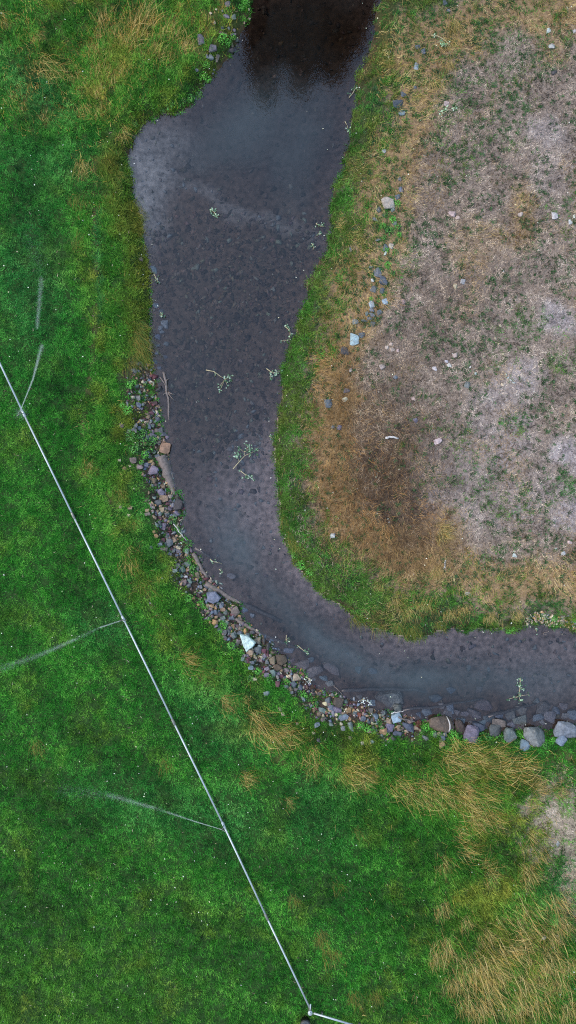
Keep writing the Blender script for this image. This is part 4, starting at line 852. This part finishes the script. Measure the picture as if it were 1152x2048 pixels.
# ---------------------------------------------------------------- weeds on the banks
def weed_mesh(seed, n=90, bright=0):
    r = np.random.default_rng(seed); V, T, C = [], [], []
    pal_ = [(44,96,34),(58,120,42),(76,142,52),(98,158,66),(34,76,30)] if not bright else [(66,140,40),(88,164,50),(110,184,70),(52,116,36)]
    ns = 9
    for k in range(n):
        s_ = k % ns; sa = s_ * 6.283 / ns + r.normal(0, 0.25); t = r.uniform(0.15, 1.0)
        p = np.array([math.cos(sa) * t, math.sin(sa) * t, 0.75 * (1 - t * t * 0.8) * r.uniform(0.6, 1.1)])
        a = sa + r.normal(0, 0.9); L_ = r.uniform(0.18, 0.34); W_ = L_ * 0.34
        d = np.array([math.cos(a), math.sin(a), r.normal(-0.1, 0.3)]); q = np.array([-math.sin(a), math.cos(a), r.normal(0, 0.3)])
        n0 = len(V); V += [p, p + d * L_ * 0.5 + q * W_ + (0, 0, 0.03), p + d * L_, p + d * L_ * 0.5 - q * W_ + (0, 0, 0.03)]
        T += [(n0, n0 + 1, n0 + 2), (n0, n0 + 2, n0 + 3)]; c = lin(pal_[r.integers(len(pal_))]) * r.uniform(0.75, 1.2); C += [c, c]
    leaves = mesh_np('leaves', V, T, M_LEAF, C)
    st = [tube([(0, 0, -0.1), (math.cos(a) * .4, math.sin(a) * .4, .5), (math.cos(a) * .9, math.sin(a) * .9, .3)], [0.03, 0.02, 0.008], 5) for a in [i * 6.283 / ns for i in range(ns)]]
    vf = join(st); me = poly_mesh('stems', vf, M_WEEDSTEM); return leaves, me
M_WEEDSTEM = flat_mat('weed_stem', (70, 104, 46), nscale=10)
WEEDS = [weed_mesh(50 + i, 80 + 12 * i, i % 2) for i in range(4)]
for (px, py, r_, kind) in [(258,772,9,1),(268,766,7,1),(255,822,10,1),(246,812,7,1),(262,873,12,0),(280,882,14,0),(296,892,12,0),(270,898,11,0),(288,910,9,1),(305,880,10,0),(283,865,8,0),(318,868,6,0),(282,924,6,1),
    (345,1040,10,0),(356,1058,8,0),(378,1086,9,0),(372,1100,7,0),(385,1140,9,0),(376,1128,7,0),(400,1206,8,1),(378,1196,8,1),(408,1218,7,1),(445,1250,9,1),(440,1262,6,1),(462,1292,8,1),(482,1306,7,1),(470,1284,6,0),(516,1342,8,1),(500,1356,8,0),(540,1357,9,0),
    (572,1364,8,1),(606,1390,9,1),(618,1396,9,0),(630,1410,8,0),(720,1452,9,1),(733,1458,9,1),(745,1462,8,0),(758,1446,7,0),(853,1456,9,1),(846,1464,7,0),(763,1460,8,0),(908,1472,10,1),(900,1464,7,1),(1043,1475,9,1),(1036,1468,7,1),
    (445,78,12,1),(455,88,9,1),(464,75,8,1),(412,130,8,1),(405,152,10,1),(416,160,8,1),(490,8,9,1),(480,16,7,1),(398,190,9,0),(380,196,9,0),(364,206,8,0),(340,212,9,0),(325,222,7,0),(270,250,8,0),(1108,1236,7,1),(1150,1240,6,1),(1016,1262,7,1),(1025,1258,6,1),
    (680,352,7,0),(604,1130,11,1),(620,1142,9,1),(590,1110,8,1),(782,400,8,0),(795,408,7,1),(770,428,7,0),(785,440,8,1),(765,452,7,1),(778,462,9,0),(795,455,7,0),(768,475,6,0),(798,470,6,1),(773,500,6,1),(790,505,7,0),(775,530,7,1),(784,548,7,0),(760,540,5,0),(745,552,5,0),(742,598,5,1),(768,590,5,0),(757,600,5,0),(930,1484,7,1),(955,1482,8,0),(1000,1476,8,0),(1010,1482,7,1),(1034,1486,7,0),(1062,1496,6,0),(1090,1492,7,0),(1104,1480,7,1),(1138,1484,7,0),(880,1472,7,0),(866,1468,7,1),(945,1465,6,0),(965,1470,8,0),(975,1476,8,0)]:
    x, y, z = place(px, py, -0.2); lv, stm = WEEDS[int(rng.integers(2)) * 2 + kind]
    root = link('weed_plant', None); root.location = (x, y, z); sz = r_ * S; root.scale = (sz, sz, sz * 0.9); root.rotation_euler = (0, 0, rng.uniform(0, 6.28))
    link('leaves', lv, root); link('stems', stm, root)
    label_later(root, ('bright green' if kind else 'dull green') + ' leafy weed', px, py, 'plant', 'leafy weeds on the banks')

# ---------------------------------------------------------------- dry grass tufts
def tuft_mesh(seed, n=150, pal_=None):
    r = np.random.default_rng(seed); V, T, C = [], [], []
    for k in range(n):
        bx_, by_ = r.normal(0, 0.27, 2); a = r.normal(0, 0.45); L_ = r.uniform(0.35, 1.1); w_ = r.uniform(0.003, 0.0066)
        bend = r.uniform(0.5, 1.1); d = np.array([math.cos(a), math.sin(a), 0]); s = np.array([-math.sin(a), math.cos(a), 0]) * w_
        p0 = np.array([bx_, by_, 0]); p1 = p0 + d * L_ * 0.42 + (0, 0, L_ * 0.42 * (1.3 - bend)); p2 = p0 + d * L_ + (0, 0, L_ * 0.42 * (1.35 - bend) * r.uniform(0.2, 0.9))
        n0 = len(V); V += [p0 - s, p0 + s, p1 + s * 0.8, p1 - s * 0.8, p2]
        T += [(n0, n0 + 1, n0 + 2), (n0, n0 + 2, n0 + 3), (n0 + 3, n0 + 2, n0 + 4)]; c = lin(pal_[r.integers(len(pal_))]) * r.uniform(0.7, 1.2); C += [c] * 3
    return mesh_np('tuft', V, T, M_DRY, C)
GOLD = [(178,144,72),(200,168,98),(152,122,60),(208,182,116),(116,96,48),(92,104,44),(62,92,38),(74,98,44)]
OLIVE = [(124,112,48),(104,108,44),(146,126,60),(80,98,40),(62,92,38),(72,100,42)]
STRW = [(186,160,98),(206,182,122),(162,136,80),(124,110,60),(178,144,72),(196,168,104),(88,98,52),(70,88,44)]
TUFTS = [[tuft_mesh(700 + 10 * j + i, 105 + 25 * i, P_) for i in range(3)] for j, P_ in enumerate([GOLD, OLIVE, STRW])]
TW = ['golden', 'olive-yellow', 'straw-coloured']
def tuft(px, py, ang, ln, kind=0, wide=1.0):
    """ang: image direction the blades lie in, degrees clockwise from right; ln in px"""
    a = R(-ang); x, y, z = place(px - 0.45 * ln * math.cos(R(ang)), py - 0.45 * ln * math.sin(R(ang)))
    o = link('grass_tuft', TUFTS[kind][int(rng.integers(3))]); o.location = (x, y, z - 0.02); o.rotation_euler = (0, 0, a)
    ln = ln * 0.8; k = ln * S; o.scale = (k, k * 1.05 * wide, min(k, 0.9) * 1.0)
    label_later(o, f'{TW[kind]} dry grass tuft', px, py, 'grass tuft', 'dry grass tufts')
for t_ in [(207,25,-88,44),(204,60,-80,34),(195,95,-85,44),(197,135,-88,44),(198,175,-88,40),(198,215,-90,40),(290,30,-60,56),(305,15,-60,50),(278,55,-55,56),(262,80,-60,40),(345,50,-50,44),(362,62,-70,44),(320,95,-60,44),(340,110,-80,34),
    (235,150,-70,40),(246,140,-60,36),(100,140,40,50),(120,155,45,46),(90,228,-85,26),(95,250,80,26),(27,200,60,30),(47,220,70,26),(165,330,-80,40),(168,350,85,36),(175,230,60,30),(155,155,60,36),(170,175,60,30),(14,45,50,36),(80,78,50,28),(250,275,60,34),(235,60,-70,36),(380,85,-60,36),
    (265,1140,75,44),(262,1110,70,30),(390,1325,10,44),(384,1315,-10,34),(462,1410,35,40),(495,1405,40,28),(525,1450,45,56),(540,1468,40,60),(560,1485,40,50),(575,1465,25,40),(598,1478,30,44),(628,1520,70,44),(634,1545,75,36),(505,1560,15,34),(586,1610,40,30),
    (726,1550,20,56),(748,1560,25,40),(700,1548,15,30),(812,1580,35,50),(836,1592,35,54),(858,1598,50,50),(880,1608,40,50),(876,1570,60,44),(905,1600,40,56),(935,1590,25,56),(950,1618,40,56),(968,1628,25,60),(975,1640,50,50),(1005,1638,15,50),(990,1595,15,56),(950,1585,20,50),
    (911,1508,80,44),(918,1528,15,56),(945,1538,15,56),(985,1528,5,50),(1030,1540,-10,60),(1065,1536,0,60),(960,1510,20,50),(1015,1512,10,44),(893,1740,75,40),(986,1725,-30,40),(950,1700,10,50),(936,1668,10,44),(961,1648,0,44),(1056,1755,60,50),(1070,1690,60,50),(1091,1720,50,40)]: tuft(*t_, 0)
for t_ in [(282,685,60,46),(288,705,50,50),(278,720,60,44),(292,725,70,40),(270,700,80,40),(262,740,70,34),(286,660,40,34),(180,930,-70,40),(186,945,80,30),(285,440,30,30),(282,470,40,30),(275,420,60,30),(160,400,-70,36),(162,480,-60,34),(205,330,60,30),(240,360,50,34),(220,600,60,30),
    (300,1185,60,40),(240,1000,70,36),(270,1060,60,36),(420,1350,30,36),(75,1505,80,36),(335,1540,80,34),(646,1890,75,40),(668,1920,60,44),(711,2008,85,40),(751,2005,80,34),(718,1672,70,30),(681,1780,60,30),(591,1810,80,30),(600,1100,60,34),(575,1050,80,30),(590,1080,60,30),(720,1250,70,40),(760,1265,80,36),(800,1268,90,40),(830,1270,80,36),(880,1258,85,30)]: tuft(*t_, 1)
for t_ in [(889,1826,70,44),(936,1852,60,40),(895,1913,80,60),(880,1925,70,44),(918,1978,75,56),(984,1934,55,70),(965,1973,75,70),(990,1985,50,60),(1068,1865,45,66),(1075,1835,50,66),(1050,1880,-20,60),(1094,1944,60,66),(1123,1981,75,60),(1031,1923,50,66),(1125,1818,60,60),(1089,2025,70,66),(1044,2025,60,66),(997,2010,55,66),(1141,1939,70,44),(986,1758,50,40),(1065,1760,55,50),
    (1057,1897,60,50),(1110,1890,60,56),(1135,1860,60,50),(1010,1960,50,66),(1060,1980,60,66),(1110,1930,65,60),(940,2020,70,50),(970,2030,60,56),(1140,2030,70,50),(1020,1850,40,50),(985,1880,50,50),(940,1940,60,50),(1075,1600,-20,36),(1085,1570,-30,40),(1130,1580,0,34),
    (820,1230,60,36),(850,1215,100,34),(790,1210,70,34),(760,1180,100,30),(900,1235,90,30),(930,1225,80,30),(880,1150,60,30),(900,1060,0,40),(890,1080,60,36),(980,1240,90,30),(1040,1235,70,26),(700,440,-20,30),(720,470,0,34),(695,455,30,30),(880,180,70,40),(915,60,60,40),(905,95,50,40),(900,140,80,36)]: tuft(*t_, 2)

# ---------------------------------------------------------------- pale fallen leaves (uncounted flecks)
x, y = scatter(900); k = (fbm(x * 0.5, y * 0.5, 10) + rng.normal(0, 0.12, 900) > 0.5) & ((samp(SD, x, y) > 0.1) | ((samp(SD, x, y) < -0.1) & (rng.random(900) < 0.3))); x, y = x[k], y[k]
ex = [(70,372),(166,440),(52,470),(35,505),(95,530),(20,680),(60,720),(225,532),(160,690),(300,480),(290,1588),(287,1592),(292,1583),(240,1528),(345,1512),(215,1562),(362,1358),(358,1354),(366,1361),(385,1445),(398,1400),(500,1350),(395,1437),(436,1362),
      (143,1270),(285,1270),(250,1350),(136,1465),(252,1370),(309,1747),(286,1760),(330,1716),(250,1650),(85,1705),(30,1700),(108,1725),(404,1842),(414,1848),(335,1807),(168,1861),(188,1853),(33,1904),(145,1985),(143,2000),(233,1998),(7,2042),(93,2030),(450,1725),(430,1713),(420,1804),
      (609,1794),(660,1688),(700,1760),(650,1848),(711,1690),(744,1800),(745,2015),(796,1828),(785,1832),(1027,1654),(879,1950),(480,1930),(560,1660),(925,1755)]
exx = np.array([at(a, b, 0.08) for a, b in ex]); x = np.r_[x, exx[:, 0]]; y = np.r_[y, exx[:, 1]]
# a loose shower of flecks caught along both waterlines
qx, qy = scatter(7000); q_ = (np.abs(samp(SD, qx, qy)) < 0.35) & (rng.random(7000) < 0.18); x = np.r_[x, qx[q_]]; y = np.r_[y, qy[q_]]
zz = np.where(samp(SD, x, y) > 0, samp(Z, x, y) + 0.10 * (1 - 0.6 * samp(BARE, x, y)), ZW + 0.012); zz = np.maximum(zz, ZW + 0.012)
V, T, C = leaf_cards(np.stack([x, y, zz], -1), 0.07, [(222,224,200),(236,236,220),(200,212,184),(240,240,232),(214,206,170)], 0.2)
tag(link('fallen_leaves', mesh_np('fallen_leaves', V, T, M_LEAF, C)), 'pale fallen leaves flecking the grass and the water', kind='stuff')

# ---------------------------------------------------------------- irrigation pipe and sprinklers
PZ = 0.17; PR = 0.036
def pt(px, py, z=PZ): return np.array([*at(px, py, z), z])
A = pt(-60, 601); joints = [pt(47.5, 828), pt(146, 1031), pt(247, 1238), pt(347, 1444), pt(447, 1650), pt(533, 1834), pt(620, 2017)]
pipe = link('irrigation_pipe', None); org = Vector((joints[2][0], joints[2][1], 0.0)); pipe.location = org
tag(pipe, 'long silver irrigation pipe laid across the green lawn with sprinklers', 'pipe')
prev = A
for j in joints:
    d = (j - prev); d /= np.linalg.norm(d); pth = [prev + d * 0.06, prev + (j - prev) * 0.5 + np.array([0, 0, -0.02]), j - d * 0.06]
    v, f = tube(pth, [PR] * 3, 10); link('pipe_section', poly_mesh('pipe_section', ([q - org for q in v], f), M_ALU), pipe); prev = j
for i, j in enumerate(joints[:-1]):
    d = joints[i + 1] - j; d /= np.linalg.norm(d)
    v, f = tube([j - d * 0.14, j - d * 0.1, j + d * 0.1, j + d * 0.14], [PR * 1.06, PR * 1.45, PR * 1.45, PR * 1.06], 12)
    v2, f2_ = tube([j + d * 0.0 + np.array([0, 0, -0.03]), j + np.array([0, 0, -0.20])], [0.02, 0.05], 8)
    link('coupling', poly_mesh('coupling', join([([q - org for q in v], f), ([q - org for q in v2], f2_)]), M_BRASS if i % 2 else M_ALU), pipe)
def sprinkler(j, aim):
    hgt = 0.42; z = np.array([0, 0, 1.0]); s_ = link('sprinkler', None, pipe); s_.location = (j[0] - org.x, j[1] - org.y, j[2])
    link('riser', poly_mesh('riser', tube([(0, 0, 0.03), (0, 0, hgt - 0.1)], [0.016, 0.016], 8), M_BRASS), s_)
    a = math.atan2(aim[1], aim[0]); ca, sa = math.cos(a), math.sin(a)
    r_ = lambda p: (p[0] * ca - p[1] * sa, p[0] * sa + p[1] * ca, p[2])
    parts = [tube([(0, 0, hgt - 0.12), (0, 0, hgt - 0.06)], [0.035, 0.03], 10), tube([r_((0, 0, hgt - 0.05)), r_((0.15, 0, hgt + 0.02))], [0.026, 0.014], 8),
             tube([r_((-0.02, 0, hgt)), r_((-0.16, 0.05, hgt + 0.02))], [0.012, 0.02], 6), tube([(0, 0, hgt - 0.06), (0, 0, hgt + 0.1)], [0.014, 0.012], 8)]
    link('nozzle', poly_mesh('nozzle', join(parts), M_BRASS), s_)
    return j + z * hgt
J = {}
for nme, ji, aim in [('up', 0, (0.25, 1)), ('mid', 2, (-1, -0.35)), ('low', 4, (-1, 0.3))]: J[nme] = sprinkler(joints[ji], aim)
e_ = joints[-1]
v, f = tube([e_ + (0, 0, -0.16), e_ + (0, 0, 0.22), e_ + (0, 0, 0.25)], [0.07, 0.07, 0.055], 14); link('end_riser', poly_mesh('end_riser', ([q - org for q in v], f), M_BRASS), pipe)
v, f = tube([e_ + (0, 0, 0.25), e_ + (0, 0, 0.27)], [0.095, 0.095], 16); v2, f2_ = tube([e_ + (0, 0, 0.27), e_ + (0, 0, 0.31)], [0.04, 0.036], 10)
link('flange', poly_mesh('flange', join([([q - org for q in v], f), ([q - org for q in v2], f2_)]), M_ALU), pipe)
lv = pt(621, 2008, 0.3); v, f = tube([e_ + (0, 0, 0.2), lv], [0.02, 0.03], 8); link('valve_lever', poly_mesh('valve_lever', ([q - org for q in v], f), M_ALU), pipe)
pipe2 = link('irrigation_pipe', None); o2 = Vector((*pt(625, 2026)[:2], 0)); pipe2.location = o2
tag(pipe2, 'short visible silver pipe leaving the corner towards the lower right', 'pipe')
q0, q1, q2 = pt(626, 2026), pt(720, 2054), pt(900, 2108)
for a_, b_ in ((q0, q1), (q1, q2)):
    d = b_ - a_; d /= np.linalg.norm(d); v, f = tube([a_ + d * 0.03, b_ - d * 0.03], [PR, PR], 10); link('pipe_section', poly_mesh('pipe_section', ([q - o2 for q in v], f), M_ALU), pipe2)
v, f = tube([q1 - (q1 - q0) * 0.04, q1 + (q1 - q0) * 0.04], [PR * 1.3] * 2, 10); link('coupling', poly_mesh('coupling', ([q - o2 for q in v], f), M_BRASS), pipe2)
for p_ in (q0 * 0.8 + q1 * 0.2, q1):
    v, f = tube([p_ + (0, 0, -0.04), p_ + (0, 0, -0.2)], [0.02, 0.06], 8); link('support_foot', poly_mesh('support_foot', ([q - o2 for q in v], f), M_BRASS), pipe2)
# black bucket cut by the lower frame edge
bz_ = place(611, 2052)[2]; bx_, by_ = at(611, 2053, 0.32); bk = link('bucket', None); bk.location = (bx_, by_, bz_); tag(bk, 'black round bucket below the corner of the pipe', 'bucket')
v, f = tube([(0, 0, 0), (0, 0, 0.26), (0, 0, 0.27), (0, 0, 0.30)], [0.17, 0.195, 0.215, 0.215], 24); link('body', poly_mesh('body', (v, f), M_BLACK), bk)
v, f = tube([(0, 0, 0.30), (0, 0, 0.325), (0, 0, 0.33)], [0.185, 0.18, 0.15], 24); lid = link('lid', poly_mesh('lid', (v, f), M_GREYLID), bk)
ribs = [tube([(math.cos(a) * .04, math.sin(a) * .04, .335), (math.cos(a) * .17, math.sin(a) * .17, .33)], [.008, .008], 5) for a in [i * 6.283 / 14 for i in range(14)]]
link('rib_ring', poly_mesh('rib_ring', join(ribs), M_GREYLID), lid)

# water thrown by the sprinklers: droplets along the arcs
def spray_mat():
    m, n, l, out = new_mat('spray_drops')
    p = n.new('ShaderNodeBsdfPrincipled'); p.inputs['Base Color'].default_value = (0.82, 0.9, 0.9, 1); p.inputs['Roughness'].default_value = 0.2
    t = n.new('ShaderNodeBsdfTransparent'); mx = n.new('ShaderNodeMixShader'); mx.inputs[0].default_value = 0.09
    l.new(t.outputs[0], mx.inputs[1]); l.new(p.outputs[0], mx.inputs[2]); l.new(mx.outputs[0], out.inputs[0]); return m
M_SPRAY = spray_mat()
OCT = np.array([(1,0,0),(-1,0,0),(0,1,0),(0,-1,0),(0,0,1),(0,0,-1)], float); OF = np.array([(0,2,4),(2,1,4),(1,3,4),(3,0,4),(2,0,5),(1,2,5),(3,1,5),(0,3,5)])
def jet(start, segs, label):
    """segs: ((px,py,z) from, (px,py,z) to, drops, spread at start, spread at end, drop radius)"""
    Ps, Rr = [], []
    for (p0, p1, n, s0, s1, rad) in segs:
        a = start if p0 is None else pt(*p0); b_ = pt(*p1); n = n * 3; rad = rad * 0.55; t = rng.beta(1.0, 1.0, n)[:, None]
        edge = np.sin(np.pi * np.clip(t, 0.0, 1.0)) ** 0.5 if p0 is not None else 1.0
        P = a + (b_ - a) * t; P = P + rng.normal(0, 1, (n, 3)) * (s0 + (s1 - s0) * t) * np.array([1, 1, 0.8]); Ps.append(P); Rr.append(np.full(n, rad) * rng.uniform(0.6, 1.3, n))
    P = np.vstack(Ps); r_ = np.concatenate(Rr); V = (P[:, None, :] + OCT[None] * r_[:, None, None]).reshape(-1, 3)
    T = (OF[None] + (np.arange(len(P)) * 6)[:, None, None]).reshape(-1, 3)
    o = link('water_jet', mesh_np('water_jet', V - start, T, M_SPRAY, smooth=True)); o.location = start; tag(o, label, 'water jet', 'water jets of the sprinklers')
jet(J['up'], [(None, (66, 758, 1.0), 1500, 0.004, 0.018, 0.009), ((66, 758, 1.0), (84, 690, 1.5), 1300, 0.018, 0.045, 0.009), ((74, 657, 1.6), (83, 556, 1.4), 1300, 0.035, 0.06, 0.009), ((80, 540, 1.2), (60, 470, 0.6), 300, 0.14, 0.25, 0.009), (None, (44, 826, 0.4), 400, 0.12, 0.16, 0.009)], 'sprinkler jet rising towards the top from the uppermost sprinkler')
jet(J['mid'], [(None, (200, 1255, 0.9), 1100, 0.004, 0.014, 0.008), ((200, 1255, 0.9), (152, 1278, 1.3), 300, 0.02, 0.06, 0.008), ((152, 1278, 1.3), (80, 1310, 1.4), 900, 0.03, 0.055, 0.009), ((80, 1310, 1.4), (0, 1338, 1.0), 800, 0.055, 0.09, 0.009), (None, (228, 1240, 0.3), 160, 0.3, 0.4, 0.009)], 'sprinkler jet thrown left from the middle sprinkler')
jet(J['low'], [(None, (390, 1643, 0.8), 1000, 0.004, 0.012, 0.008), ((390, 1643, 0.8), (333, 1624, 1.2), 700, 0.012, 0.025, 0.008), ((333, 1624, 1.2), (305, 1614, 1.4), 160, 0.03, 0.05, 0.008), ((308, 1616, 1.4), (216, 1590, 1.5), 1100, 0.03, 0.065, 0.009), ((216, 1590, 1.5), (120, 1580, 1.0), 450, 0.08, 0.16, 0.009)], 'sprinkler jet thrown left from the lowest sprinkler')

# ---------------------------------------------------------------- trees beyond the top edge: seen mirrored in the pool
M_CROWN = attr_mat('tree_leaf', rough=0.6, trans=0.2)
def tree(x, y, h, rad, seed, label):
    r = np.random.default_rng(seed); z0 = gz(x, y) if GY0 < y < GY1 else -0.02
    root = link('poplar_tree', None); root.location = (x, y, z0 - 0.05); tag(root, label, 'tree', 'trees beyond the upper pool')
    parts = [tube([(0, 0, 0), (0.05, 0, h * .3), (-0.04, 0.05, h * .65), (0, 0, h * .97)], [0.22, 0.17, 0.09, 0.02], 9)]
    for k in range(16):
        zb = h * r.uniform(.18, .85); a = r.uniform(0, 6.28); ll = rad * (1 - abs(zb / h - .4)) * 0.9
        parts.append(tube([(0, 0, zb), (math.cos(a) * ll * .5, math.sin(a) * ll * .5, zb + ll * .55), (math.cos(a) * ll, math.sin(a) * ll, zb + ll * 1.3)], [0.05, 0.035, 0.012], 6))
    link('trunk', poly_mesh('trunk', join(parts), M_BARK), root)
    n = 15000; zt = r.beta(1.5, 1.25, n); prof = np.clip(np.sin(np.pi * np.clip(zt * 0.93 + 0.05, 0, 1)) ** 0.6, 0, 1) * rad
    a = r.uniform(0, 6.28, n); clump = 0.65 + 0.5 * vnoise(a * 2.2, zt * 9, seed % 9); rr = prof * np.sqrt(r.random(n)) * clump
    P = np.stack([rr * np.cos(a), rr * np.sin(a), h * (0.14 + 0.87 * zt)], -1); d = r.normal(size=(n, 3)); d /= np.linalg.norm(d, axis=1)[:, None]; s = np.cross(d, r.normal(size=(n, 3))); s /= np.linalg.norm(s, axis=1)[:, None]
    ll = r.uniform(0.16, 0.3, n)[:, None]; V = np.stack([P, P + d * ll + s * ll * .55, P + d * ll * 2, P + d * ll - s * ll * .55], 1).reshape(-1, 3)
    i0 = np.arange(n) * 4; T = np.stack([i0, i0 + 1, i0 + 2, i0 + 3], -1); C = lin((28, 36, 18)) * r.uniform(0.5, 1.3, (n, 1))
    link('crown', mesh_np('crown', V, T, M_CROWN, C), root)
for i, (x, y, h, rad, lb) in enumerate([(-1.3, 24.8, 13.2, 0.8, 'tall narrow tree mirrored as the leftmost dark tip in the pool'), (0.75, 25.0, 12.6, 0.85, 'tall narrow tree mirrored as the second dark tip in the pool'),
     (2.5, 25.0, 11.4, 0.9, 'tree mirrored as the third dark tip in the pool'), (3.5, 25.2, 9.0, 0.65, 'tree mirrored as the rightmost dark tip in the pool'), (-0.3, 26.2, 10.4, 1.4, 'broad tree mirrored behind the dark tips in the pool'), (1.8, 26.2, 9.8, 1.2, 'broad tree mirrored at the top of the pool')]):
    tree(x, y, h, rad, 40 + i, lb)
finish_labels()
